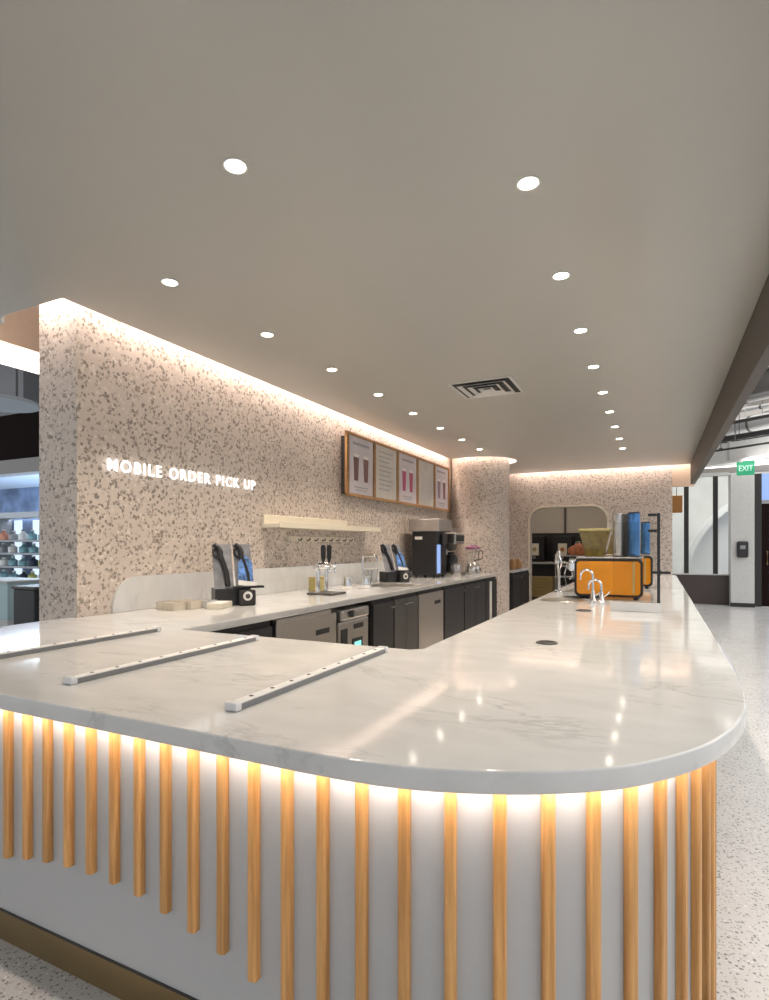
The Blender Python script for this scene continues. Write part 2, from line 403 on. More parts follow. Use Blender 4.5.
# ceiling air vent
t = thing('air_vent', 'square louvred air vent set in the grey ceiling', 'vent', (-1.39, 5.01, ZC))
bm = bmn()
for s0, s1, z in ((.285, .255, -.006),):
    for (x0, x1, y0, y1) in ((-s0, s0, s1, s0), (-s0, s0, -s0, -s1), (-s0, -s1, -s1, s1), (s1, s0, -s1, s1)): box(bm, x0, x1, y0, y1, z, -.0005, bv=.002)
link('frame', bm, M_lgrey, t)
link('backing', bx(-.255, .255, -.255, .255, -.002, -.0005), M_blackm, t, label='black recess behind the louvres')
for s in (.20, .125, .05):
    bm = bmn(); w = .028
    def ringq(o_, i_, zo, zi):
        q = lambda r, z: [bm.verts.new((sx*r, sy*r, z)) for sx, sy in ((-1, -1), (1, -1), (1, 1), (-1, 1))]
        A, B = q(o_, zo), q(i_, zi)
        A2, B2 = q(o_, zo+.004), q(i_, zi+.004)
        for i in range(4):
            j = (i+1) % 4
            bm.faces.new((A[i], A[j], B[j], B[i])); bm.faces.new((A2[j], A2[i], B2[i], B2[j])); bm.faces.new((A[j], A[i], A2[i], A2[j])); bm.faces.new((B[i], B[j], B2[j], B2[i]))
    ringq(s+.016, max(s-.016, .002), -.020, -.008)
    bmesh.ops.recalc_face_normals(bm, faces=bm.faces)
    link('louver', bm, M_lgrey, t)

# ------------------------------------------------------------------ pick-up counter
FRONT_Y, ECX, ECY, EB = 1.015, -.80, 2.3, 1.285
KEY = [(-.95, 1.015), (-.80, 1.015), (-.66, 1.0165), (-.53, 1.025), (-.424, 1.044), (-.328, 1.0755), (-.24, 1.113), (-.156, 1.160), (-.06, 1.230), (.022, 1.322), (.09, 1.423), (.145, 1.540), (.188, 1.672), (.218, 1.81), (.238, 1.99), (.248, 2.2), (.253, 2.5), (.254, 2.8), (.254, 3.1)]
def catmull(P, n=12):
    out_ = []
    for i in range(1, len(P)-2):
        p0, p1, p2, p3 = P[i-1:i+3]
        for k in range(n):
            t = k/n
            out_.append(tuple(.5*(2*p1[j]+(p2[j]-p0[j])*t+(2*p0[j]-5*p1[j]+4*p2[j]-p3[j])*t*t+(3*p1[j]-p0[j]-3*p2[j]+p3[j])*t**3) for j in (0, 1)))
    return out_+[P[-2]]
CURVE = catmull(KEY)
for _ in range(6):      # even the measured corner out
    CURVE = [CURVE[0]]+[tuple((a[j]+2*b[j]+c[j])/4 for j in (0, 1)) for a, b, c in zip(CURVE, CURVE[1:], CURVE[2:])]+[CURVE[-1]]
def outer(o, n=40, left=True):
    """front-left to back-right outline of the counter, inset by o"""
    pts = []
    if left:
        for i in range(n+1):
            a = PI+i/n*PI/2
            pts.append((-2.53+(.72-o)*math.cos(a), 2.2+(2.2-FRONT_Y-o)*math.sin(a)))
    m = len(CURVE)
    for i, p in enumerate(CURVE):
        q, r = CURVE[max(i-1, 0)], CURVE[min(i+1, m-1)]
        tx, ty = r[0]-q[0], r[1]-q[1]; l = math.hypot(tx, ty)
        if i == 0: tx, ty, l = 1, 0, 1
        if i == m-1: tx, ty, l = 0, 1, 1
        pts.append((p[0]-ty/l*o, p[1]+tx/l*o))
    return pts
top = [(-3.25, 2.285)]+outer(0)+[(.254, 9.35), (.225, 9.4), (-.88, 9.4), (-.905, 9.37), (-.905, 2.25), (-.95, 2.21), (-2.24, 2.21), (-2.275, 2.24), (-2.275, 8.90), (-3.2, 8.90), (-3.2, 2.285)]
sink1 = [(-2.93, 5.35), (-2.42, 5.35), (-2.42, 5.98), (-2.93, 5.98)]
holes = [circle(-.69, 4.72, .16), sink1]
o = slab('countertop', [top]+holes, CT-.048, CT, .006, M_quartz)
tag(o, 'glossy white veined quartz worktop wrapping the front, bar and back counter', 'countertop')

ctr = thing('service_counter', 'curved counter body clad in grey panel with vertical oak slats', 'counter', (0, 0, 0))
PO = .095
pan = [(-3.1, 2.2)]+outer(PO)+[(.254-PO, 9.3), (-.86, 9.3), (-.86, 2.17), (-2.2, 2.17), (-2.2, 2.2)]
link('front_panel', prism(bmn(), pan, .205, CT-.0485), M_panel, ctr, True)
toe = [(-3., 2.2)]+outer(PO+.09)+[(.254-PO-.09, 9.25), (-.82, 9.25), (-.82, 2.15), (-2.2, 2.15)]
link('toe_kick', prism(bmn(), toe, 0, .205), M_toe, ctr, True)
link('base_trim', strip(bmn(), outer(PO-.003), .008, .199, .206), M_blackm, ctr, True)
link('light_strip', strip(bmn(), outer(PO-.055, left=True), .012, CT-.0585, CT-.0495), M_ledu, ctr, True)
# slats : even steps of arc length along the panel
path = outer(PO, 400)+[(.254-PO, 2.82+.02*i) for i in range(0, 90)]
# arc length table
cum = [0.]
for a, b in zip(path, path[1:]): cum.append(cum[-1]+math.hypot(b[0]-a[0], b[1]-a[1]))
def at_len(s):
    import bisect
    i = min(max(bisect.bisect_left(cum, s), 1), len(cum)-1)
    a, b = path[i-1], path[i]; L = cum[i]-cum[i-1] or 1e-9; f = (s-cum[i-1])/L
    tx, ty = (b[0]-a[0])/L, (b[1]-a[1])/L
    return a[0]+(b[0]-a[0])*f, a[1]+(b[1]-a[1])*f, tx, ty
# arc length where the front passes x = -1.0115 (a slat centre)
s_ref = next(c for c, p in zip(cum, path) if p[0] >= ECX-1e-6 and p[1] < 1.3)-(.986+ECX)
def slat_bottom(s):
    d = (s-s_ref)
    ks = [(-1.4, .31), (-.98, .375), (-.88, .392), (-.78, .413), (-.68, .427), (-.585, .437), (-.49, .440), (-.39, .438), (-.29, .430), (-.2, .412), (-.1, .390), (0, .365), (.1, .329), (.2, .285), (.3, .232), (.4, .17), (.5, .105), (.6, .05), (.75, .012), (9, .012)]
    for (a, za), (b, zb) in zip(ks, ks[1:]):
        if a <= d <= b: return za+(zb-za)*(d-a)/(b-a)
    return .3
SP = .0985
k = -14
while True:
    s = s_ref+k*SP+max(0, k-6)*.0045; k += 1
    if s < .05: continue
    if s > cum[-1]-.05: break
    x, y, tx, ty = at_len(s)
    nx, ny = ty, -tx
    zb = slat_bottom(s)
    w, dp = .0265/2, .021
    prof = [(-w, .0005), (-w, dp-.006), (-w+.002, dp-.002), (-w+.006, dp), (w-.006, dp), (w-.002, dp-.002), (w, dp-.006), (w, .0005)]
    if zb < .2: prof = [(-w, .0005)]+prof[1:-1]+[(w, .0005)]
    f = lambda u, v, z: (x+tx*u+nx*v, y+ty*u+ny*v, z)
    bm = bmn(); prism(bm, prof, zb, CT-.0495, f)
    link('slat', bm, M_oak, ctr)

# rails on the counter
def rail(X, y0, y1, label, w=.036):
    t = thing('counter_rail', label, 'rail', (X, 0, CT+.0004), 0, 'slim metal rails across the pick-up counter')
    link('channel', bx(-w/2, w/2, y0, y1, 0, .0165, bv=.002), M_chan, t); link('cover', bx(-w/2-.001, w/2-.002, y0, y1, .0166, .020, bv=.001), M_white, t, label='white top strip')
    for ye, s in ((y0, 1), (y1, -1)):
        link('end_cap', bx(-w/2-.003, w/2+.003, ye-.012, ye+.012, 0, .024, bv=.004), M_alu, t)
    n = 9
    for i in range(n):
        yy = y0+.08+(y1-y0-.14)*i/(n-1)
        link('screw', cy((-.004, yy, .0201), .0065, .0012, seg=16), M_dkgrey, t)
    return t
rail(-1.025, 1.185, 2.10, 'white metal rail on the counter, closest to the rounded corner')
rail(-1.69, 1.185, 2.10, 'white metal rail on the counter, in the middle of the three')
rail(-2.32, 1.19, 2.10, 'white metal rail on the counter, closest to the terrazzo wall')

# cable grommets in the bar
def grommet(x, y, r, label):
    t = thing('grommet', label, 'grommet', (x, y, CT), 0, 'round black grommets in the bar top')
    link('flange', lathe(bmn(), [(r*.72, .0005), (r, .0005), (r, .004), (r*.94, .006), (r*.75, .006), (r*.72, .0005)]), M_dkgrey, t, True)
    link('cap', cy((0, 0, .0005), r*.71, .0035), M_blackm, t)
grommet(-.45, 2.62, .048, 'oval-looking black grommet alone in the open bar top')
grommet(-.445, 4.02, .05, 'black grommet in the bar top in front of the chrome taps')

# ------------------------------------------------------------------ backsplash, shelf, pegs, sign, menu boards
pts = [(2.53, CT+.002)]
for i in range(9):
    a = PI-i/8*PI/2; pts.append((2.53+.20+.20*math.cos(a), CT+.235-.20+.20*math.sin(a)))
pts += [(8.93, CT+.235), (8.93, CT+.002)]
o = link('backsplash', prism(bmn(), pts, -3.2045, -3.185, YZ), M_quartz); tag(o, 'low white quartz upstand with a rounded end against the terrazzo wall', 'backsplash')

t = thing('wall_shelf', 'long cream floating shelf on the terrazzo wall above the tap tower', 'shelf', (WX+.0005, 0, 0))
link('board', bx(0, .20, 4.09, 6.1, 1.545, 1.585, bv=.004), M_cream, t)
link('upstand', bx(0, .025, 4.09, 5.6, 1.585, 1.665, bv=.004), M_cream, t)
link('front_lip', bx(.186, .20, 4.095, 6.095, 1.585, 1.60, bv=.002), M_cream, t)

t = thing('peg_rail', 'short cream rail with pegs under the long shelf', 'peg rail', (WX+.0005, 0, 0))
link('rail', bx(0, .03, 4.47, 5.75, 1.425, 1.475, bv=.004), M_cream, t)
for i in range(8):
    yy = 4.62+i*.145
    bm = bmn(); tube(bm, [(.028, yy, 1.44), (.055, yy, 1.435), (.068, yy, 1.445), (.07, yy, 1.46)], .007, 8)
    link('peg', bm, M_dkgrey, t, True)

# lit lettering
sg = thing('wall_sign', 'glowing white letters reading MOBILE ORDER PICK UP on the terrazzo wall', 'sign', (WX, 2.49, 1.872))
cu = bpy.data.curves.new('lettering', 'FONT'); cu.body = 'MOBILE ORDER PICK UP'; cu.size = .112; cu.space_character = 1.28; cu.space_word = 1.1
cu.extrude = .003; cu.offset = .0006; cu.resolution_u = 6
tmp = bpy.data.objects.new('lettering_curve', cu); C.objects.link(tmp)
me = bpy.data.meshes.new_from_object(tmp.evaluated_get(bpy.context.evaluated_depsgraph_get()))
bpy.data.objects.remove(tmp); bpy.data.curves.remove(cu)
xs = [v.co.x for v in me.vertices]; ys = [v.co.y for v in me.vertices]
fx = 1.475/(max(xs)-min(xs)); fy = .080/(max(ys)-min(ys))
for v in me.vertices:
    x, y, z = v.co; v.co = Vector((.022+z, (x-min(xs))*fx, (y-min(ys))*fy))
islands(me, 'letter', M_sign, sg)
bm = bmn()
for i in range(8): cyl(bm, (.0005, .06+i*.195, .04), .004, .012, axis='x', seg=8)
link('standoff', bm, M_lgrey, sg)

# menu boards
mb = thing('menu_board', 'long oak-framed menu board with five drink posters on the wall', 'menu board', (-3.2, 0, 0))
mb.location.x = WX+.0005
FX = .105
link('backing_box', bx(0, FX-.03, 5.50, 8.86, 1.97, 2.62, bv=.003), M_blackm, mb, label='black box behind the oak frame')
edges = [5.45+i*.69 for i in range(6)]
Z0, Z1 = 1.945, 2.665
link('frame', box(bx(FX-.03, FX, edges[0], edges[-1], Z1-.032, Z1, bv=.003), FX-.03, FX, edges[0], edges[-1], Z0, Z0+.032, bv=.003), M_oakf, mb)
for i, e in enumerate(edges):
    w = .058
    y0 = e-w/2 if 0 < i < 5 else (e if i == 0 else e-w)
    link('mullion', bx(FX-.03, FX+.001, y0, y0+w, Z0+.001, Z1-.001, bv=.003), M_oakf, mb)
def cup(bm, yc, z0, h, w, X):
    prism(bm, [(yc-w*.36, z0), (yc+w*.36, z0), (yc+w*.5, z0+h), (yc-w*.5, z0+h)], X, X+.0015, YZ)
poster_in = [(M_poster, [M_brown, M_brown]), (M_poster2, []), (M_poster, [M_pink, M_pink]), (M_poster2, []), (M_poster, [M_purple, M_brown])]
for i, (pm, cups) in enumerate(poster_in):
    y0, y1 = edges[i]+(.058 if i == 0 else .0295), edges[i+1]-(.058 if i == 4 else .0295)
    p = link('poster', bx(FX-.026, FX-.014, y0, y1, Z0+.033, Z1-.033), pm, mb, label=['poster with two brown iced drinks', 'pale text poster', 'poster with two pink drinks', 'cream text poster', 'poster with two mauve drinks'][i])
    yc = (y0+y1)/2; X = FX-.0139
    if cups:
        for j, cm in enumerate(cups):
            bm = bmn(); cup(bm, yc+(-.12 if j == 0 else .12), 2.13, .27, .13, X); link('drink_picture', bm, cm, p)
            bm = bmn(); cup(bm, yc+(-.12 if j == 0 else .12), 2.402, .035, .135, X); link('lid_picture', bm, M_labelw, p)
        link('headline', bx(X, X+.001, yc-.2, yc+.2, 2.54, 2.57), M_ink, p); link('caption', bx(X, X+.001, yc-.17, yc+.17, 2.05, 2.065), M_ink, p); link('caption', bx(X, X+.001, yc-.14, yc+.14, 2.02, 2.032), M_ink, p)
    else:
        for r_ in range(9): link('text_line', bx(X, X+.001, yc-.2, yc+.2-.05*((r_*7) % 3), 2.55-r_*.058, 2.55-r_*.058+.012), M_ink if i == 1 else M_poster, p)

# ------------------------------------------------------------------ under the back counter
BX0, BX1 = -3.15, -2.30      # carcass depth
UT = CT-.0485-.001
def cab(y0, y1, name, label, mat, doors=1, handle='bar', group='units under the back counter'):
    t = thing(name, label, 'cabinet', ((BX0+BX1)/2, (y0+y1)/2, 0), 0, group)
    hx = (BX1-BX0)/2; hy = (y1-y0)/2-.002
    link('body', bx(-hx, hx-.022, -hy, hy, .09, UT, bv=.002), M_blackm, t)
    link('plinth', bx(-hx, hx-.07, -hy, hy, 0, .09), M_blackm, t)
    for d in range(doors):
        a = -hy+2*hy*d/doors+.004; b = -hy+2*hy*(d+1)/doors-.004
        dr = link('door', bx(hx-.022, hx, a, b, .10, UT-.045, bv=.003), mat, t)
        if handle == 'bar':
            yy = a+.05 if d % 2 else b-.05
            bm = bmn(); tube(bm, [(hx, yy-.05, UT-.10), (hx+.025, yy-.05, UT-.10), (hx+.025, yy+.03, UT-.10), (hx, yy+.03, UT-.10)], .006, 8)
            link('handle', bm, M_tsilver, dr, True)
        elif handle == 'slot':
            yy = (a+b)/2
            link('handle', bx(hx-.001, hx+.004, yy+(b-a)*.12, yy+(b-a)*.36, UT-.185, UT-.145, bv=.001), M_blackm, dr)
    return t, hx, hy
cab(2.30, 3.05, 'base_cabinet', 'black cabinet under the worktop beside the inner corner', M_charc, 1, 'none')
tt, hx, hy = cab(3.08, 3.88, 'undercounter_fridge', 'grey steel undercounter fridge with black slot handle under the tap tower', M_steel, 1, 'slot')
link('top_rail', bx(hx-.022, hx+.004, -hy+.004, hy-.09, UT-.042, UT-.01, bv=.004), M_steel, tt)
# dispenser with a lit display
tt = thing('water_chiller', 'small steel undercounter chiller with a glowing green display', 'chiller', (-2.59, 4.19, 0), 0, 'units under the back counter')
link('body', bx(-.35, .28, -.26, .26, .05, .76, bv=.012), M_steel, tt)
link('lid', bx(-.33, .30, -.24, .24, .765, .86, bv=.02), M_tsilver, tt)
link('knob', cy((.30, -.10, .82), .03, .02, axis='x', seg=24), M_blackm, tt)
link('bay', bx(.279, .284, -.23, -.12, .15, .70, bv=.002), M_blackm, tt)
link('grip', bx(.279, .287, -.01, .15, .68, .72, bv=.002), M_blackm, tt)
dsp = link('display', bx(.279, .286, -.04, .14, .40, .60, bv=.003), M_black, tt)
link('screen', bx(.2862, .2870, -.01, .11, .45, .57), M_screen, dsp)
for ix in (-1, 1):
    for iy in (-1, 1): link('foot', cy((-.03+ix*.25, iy*.2, 0), .02, .05, seg=16), M_blackm, tt)
cab(4.52, 4.96, 'base_cabinet', 'charcoal single-door cabinet next to the steel chiller', M_charc, 1, 'bar')
cab(4.98, 5.58, 'base_cabinet', 'dark taupe two-door cabinet under the sink', M_dkgrey, 2, 'bar')
cab(5.60, 6.38, 'dishwasher', 'brushed steel undercounter dishwasher with short black handle', M_steel, 1, 'slot')
cab(6.42, 7.18, 'base_cabinet', 'black cabinet just beyond the steel dishwasher', M_charc, 1, 'bar')
cab(7.20, 8.22, 'base_cabinet', 'wide black two-door cabinet below the blender', M_charc, 2, 'bar')
tt, hx, hy = cab(8.24, 8.88, 'base_cabinet', 'black cabinet with a white upright pull beside the column', M_blackm, 1, 'none')
link('pull', bx(hx+.001, hx+.02, -.16, -.06, .14, UT-.06, bv=.006), M_labelw, tt, label='white upright pull')
# counter beyond the column
o = link('far_worktop', bx(-3.2, -2.275, 9.98, 11.42, CT-.048, CT, bv=.004), M_quartz); tag(o, 'white worktop in the gap between column and back wall', 'countertop')
cab(10.02, 10.7, 'base_cabinet', 'black cabinet in the gap behind the column', M_charc, 1, 'bar')
cab(10.72, 11.40, 'base_cabinet', 'black cabinet behind the column touching the back wall', M_charc, 1, 'bar')
for i, (x, y, m) in enumerate([(-2.42, 10.45, M_oakf), (-2.40, 10.85, M_oakf)]):
    t = thing('wicker_jar', 'tan rounded jar on the far worktop, %s the column' % ('nearer' if i == 0 else 'farther from'), 'jar', (x, y, CT), 0, 'tan jars on the far worktop')
    link('body', lathe(bmn(), [(.05, 0), (.075, .03), (.08, .09), (.06, .14), (.045, .15)]), m, t, True)
    link('lid', lathe(bmn(), [(.05, .151), (.05, .165), (.02, .18), (.01, .195), (0, .197)]), m, t, True)

# ------------------------------------------------------------------ things on the back counter
for i, (y0, y1, x0, x1, h, m) in enumerate([(2.80, 2.91, -3.10, -2.93, .055, M_beige), (2.915, 3.02, -3.06, -2.89, .055, M_beige), (3.025, 3.13, -3.04, -2.855, .05, M_lgrey)]):
    t = thing('napkin_tray', ['low beige tray on the worktop, outermost of three', 'low beige tray, second of three', 'low cream tray, third of three, next to the long pad'][i], 'tray', ((x0+x1)/2, (y0+y1)/2, CT), 0, 'beige trays by the wall sign')
    a, b = (x1-x0)/2, (y1-y0)/2
    bm = bmn(); box(bm, -a, a, -b, b, 0, .006, bv=.002)
    for q in ((-a, -a+.006, -b, b), (a-.006, a, -b, b), (-a+.006, a-.006, -b, -b+.006), (-a+.006, a-.006, b-.006, b)): box(bm, *q, .004, h)
    link('tray', bm, m, t)
    link('stack', bx(-a+.012, a-.012, -b+.01, b-.01, .0062, h-.008, bv=.003), M_beige if i < 2 else M_lgrey, t)
t = thing('paper_pad', 'long flat pale carton lying in front of the black display rack', 'carton', (-2.755, 2.99, CT), math.radians(20))
link('carton', bx(-.055, .055, 0, .20, 0, .038, bv=.004), M_cream, t); link('flap', bx(-.055, .055, .002, .198, .0385, .041, bv=.001), M_labelw, t)

def display_rack(x, y, rz, label, s=1.):
    t = thing('display_rack', label, 'display rack', (x, y, CT), rz, 'black display racks on the back counter')
    # local: front faces -y, width along x
    link('base', bx(-.15*s, .11*s, -.06*s, .12*s, 0, .125*s, bv=.006), M_black, t)
    def slanted(x0, x1, mat, name='panel', z0=.125*s, z1=.45*s, ya=-.03*s, yb=.10*s, th=.006):
        bm = bmn(); prism(bm, [(ya, z0), (ya+th, z0), (yb+th, z1), (yb, z1)], x0, x1, YZ); return link(name, bm, mat, t)
    a = slanted(-.15*s, -.01*s, M_rackp, 'panel'); b = slanted(.005*s, .135*s, M_rackp, 'panel')
    dy, dz = .13*s, .325*s
    def on(u, v, lift): # u across, v 0..1 up the slope
        return (u, -.03*s+dy*v-lift, .125*s+dz*v+lift*.4)
    # curved black arms
    for x0 in (-.145*s, .01*s):
        pathp = [(.01, .98), (.045, .88), (.05, .7), (.07, .5), (.085, .3), (.09, .05)]
        bm = bmn(); tube(bm, [on(x0+u*s, v, .010*s) for u, v in pathp], .021*s, 8); link('arm', bm, M_black, t, True)
        bm = bmn(); tube(bm, [on(x0+(.03+.032*math.cos(q))*s, .80+.11*math.sin(q), .012*s) for q in [i*PI/6 for i in range(13)]], .010*s, 8); link('ring', bm, M_black, t, True)
    # blue printed leaf
    bm = bmn(); prism(bm, [(.02*s, .1), (.13*s, .02), (.135*s, .55), (.085*s, .72), (.03*s, .55)], 0, .003, lambda u, v, w: on(u, v, .022*s+w)); link('print', bm, M_bluepic, t, label='blue printed sheet')
    bm = bmn(); prism(bm, [(.015*s, .04), (.15*s, -.02), (.155*s, .09), (.02*s, .15)], 0, .002, lambda u, v, w: on(u, v, .028*s+w)); link('caption_strip', bm, M_labelw, t)
    link('tray', bx(-.02*s, .20*s, -.10*s, -.02*s, .126*s, .142*s, bv=.004), M_black, t)
    # small label printer in front
    link('printer', bx(.01*s, .13*s, -.13*s, -.062*s, .0, .115*s, bv=.012), M_blackm, t)
    link('badge', cy((.07*s, -.1305*s, .072*s), .034*s, .003*s, axis='y', seg=28), M_labelw, t, label='pale round badge')
    link('badge_mark', cy((.07*s, -.1330*s, .070*s), .018*s, .003*s, axis='y', seg=20), M_dkgrey, t)
    return t
display_rack(-2.84, 3.30, math.radians(52), 'black display rack with two slanted panels and blue print beside the trays')
display_rack(-2.85, 6.18, math.radians(58), 'smaller-looking black display rack with round badge between sink and ice machine', 1.0)

# tap tower
t = thing('tap_tower', 'steel tap tower with two black handles and a drip tray', 'tap tower', (-2.66, 4.36, CT))
link('drip_tray', bx(-.16, .10, -.13, .13, 0, .018, bv=.004), M_dkgrey, t)
bm = bmn(); cyl(bm, (-.08, -.07, .0185), .021, .27, seg=24); cyl(bm, (-.08, .07, .0185), .021, .27, seg=24)
link('column', bm, M_chrome, t, True)
link('header', cy((-.08, -.105, .255), .036, .21, axis='y', seg=28, bv=.006), M_chrome, t, True)
for yy in (-.05, .05):
    bm = bmn(); tube(bm, [(-.045, yy, .255), (.01, yy, .25), (.025, yy, .235), (.028, yy, .19)], .011, 10); link('spout', bm, M_chrome, t, True)
    link('handle', lathe(bmn(), [(.009, .285), (.011, .30), (.022, .33), (.024, .42), (.017, .445), (0, .447)], (-.035, yy, 0), 16), M_black, t, True)
t = thing('olive_box', 'small olive cardboard box behind the tap tower tray', 'box', (-2.98, 4.58, CT)); link('box', bx(-.05, .05, 0, .2, 0, .12, bv=.003), M_khaki, t); link('lid', bx(-.052, .052, -.002, .202, .121, .135, bv=.003), M_khaki, t)
def pitcher(x, y, label, m=M_chrome, s=1.):
    t = thing('milk_pitcher', label, 'pitcher', (x, y, CT), 0, 'pitchers by the sink')
    link('body', lathe(bmn(), [(.043*s, 0), (.05*s, .01), (.05*s, .05), (.038*s, .10), (.042*s, .125), (.039*s, .125), (.034*s, .10), (.045*s, .05), (.044*s, .012), (0, .010)]), m, t, True)
    bm = bmn(); tube(bm, [(.037*s, 0, .115), (.075*s, 0, .11), (.08*s, 0, .07), (.05*s, 0, .03)], .005, 8); link('handle', bm, m, t, True)
pitcher(-2.80, 4.93, 'steel milk pitcher next to the tap tower')
pitcher(-2.70, 5.14, 'steel milk pitcher standing at the sink edge')
# sink
t = thing('hand_sink', 'rectangular steel sink sunk into the back worktop', 'sink', (-2.675, 5.665, CT-.046))
bm = bmn()
for q in ((-.255, -.245, -.315, .315), (.245, .255, -.315, .315), (-.245, .245, -.315, -.305), (-.245, .245, .305, .315)): box(bm, *q, 0, .044)
box(bm, -.245, .245, -.305, .305, 0, .008); link('basin', bm, M_steel, t)
link('drain', cy((0, 0, .0085), .03, .004, seg=20), M_dkgrey, t)
# square gooseneck faucet
t = thing('sink_faucet', 'tall square-bent chrome faucet behind the sink', 'faucet', (-3.02, 5.66, CT))
link('base', lathe(bmn(), [(.03, 0), (.03, .012), (.02, .02), (.016, .05), (.016, .06)]), M_chrome, t, True)
bm = bmn(); tube(bm, [(0, 0, .05), (0, 0, .30), (.005, 0, .315), (.02, .0, .325), (.16, .0, .325), (.175, 0, .318), (.18, 0, .30), (.18, 0, .25)], .012, 12); link('spout', bm, M_chrome, t, True)
bm = bmn(); tube(bm, [(0, .02, .07), (0, .05, .08), (.02, .085, .10)], .007, 8); link('lever', bm, M_chrome, t, True)
# glass pitcher
for i, (x, y) in enumerate([(-3.06, 5.86), (-3.08, 6.04)]):
    t = thing('glass_pitcher', ['clear plastic pitcher behind the sink beside the faucet', 'clear plastic pitcher behind the sink beside the second rack'][i], 'pitcher', (x, y, CT), 0, 'clear pitchers behind the sink')
    link('body', lathe(bmn(), [(.05, 0), (.062, .16), (.058, .16), (.047, .006), (0, .006)]), M_clear, t, True)
    link('rim', lathe(bmn(), [(.059, .1602), (.066, .1602), (.066, .168), (.059, .168), (.059, .1602)]), M_labelw, t, True)

# ice / brewing machine
t = thing('ice_machine', 'large black and steel ice dispenser on the back worktop', 'ice machine', (-2.86, 7.36, CT))
link('cabinet', bx(-.18, .17, -.20, .22, .03, .63, bv=.008), M_black, t)
link('top_housing', bx(-.22, .22, -.22, .34, .632, .80, bv=.010), M_steel, t)
link('name_plate', bx(-.14, -.03, -.2035, -.2005, .52, .56, bv=.001), M_labelw, t)
link('side_panel', bx(.1705, .178, -.17, -.04, .06, .45, bv=.003), M_bluescr, t, label='blue lit panel')
link('spout_block', bx(.171, .21, -.02, .16, .44, .60, bv=.01), M_blackm, t)
for ix in (-.14, .13):
    for iy in (-.16, .18): link('foot', cy((ix, iy, 0), .02, .03, seg=14), M_blackm, t)
# tall brewer
t = thing('coffee_brewer', 'tall steel coffee brewer right of the black ice dispenser', 'brewer', (-2.82, 7.98, CT))
link('tower', bx(-.24, -.02, -.22, .22, 0, .62, bv=.012), M_steel, t)
link('head', bx(-.0195, .20, -.22, .22, .46, .62, bv=.012), M_steel, t)
link('control_panel', bx(.2005, .206, -.18, .18, .50, .59, bv=.004), M_blackm, t)
link('base', bx(-.0195, .22, -.22, .22, 0, .05, bv=.008), M_steel, t)
link('server', lathe(bmn(), [(.085, .051), (.10, .08), (.10, .24), (.07, .30), (.05, .31), (.05, .34), (0, .342)], (.08, -.06, 0)), M_black, t, True)
link('basket', lathe(bmn(), [(.05, .36), (.085, .40), (.09, .458)], (.08, -.06, 0)), M_dkgrey, t, True)
link('hopper', bx(-.18, .10, -.15, .15, .621, .70, bv=.01), M_smoke, t)
t = thing('steel_canister', 'short pale steel canister in front of the tall brewer', 'canister', (-2.57, 7.64, CT))
link('body', cy((0, 0, 0), .07, .16, seg=32, bv=.005), M_tsilver, t, True); link('lid', lathe(bmn(), [(.072, .161), (.072, .175), (.03, .185), (0, .186)]), M_steel, t, True)
# blenders
def blender(x, y, label):
    t = thing('blender', label, 'blender', (x, y, CT), 0, 'blenders by the column')
    link('motor_base', lathe(bmn(), [(.085, 0), (.09, .02), (.08, .12), (.055, .16), (.05, .17)], seg=24), M_tsilver, t, True)
    link('jar', lathe(bmn(), [(.05, .171), (.055, .19), (.08, .38), (.076, .38), (.052, .19), (.048, .175)], seg=24), M_clear, t, True)
    link('lid', lathe(bmn(), [(.082, .381), (.084, .41), (.05, .425), (.03, .445), (0, .446)], seg=24), M_winec, t, True)
    bm = bmn(); tube(bm, [(.075, 0, .36), (.12, 0, .35), (.12, 0, .24), (.062, 0, .21)], .009, 8); link('handle', bm, M_black, t, True)
    link('dial', cy((.083, 0, .07), .02, .012, axis='x', seg=16), M_blackm, t)
blender(-2.50, 8.12, 'blender with wine-coloured lid, beside the tall brewer')
blender(-2.55, 8.50, 'blender with wine-coloured lid, closer to the column')

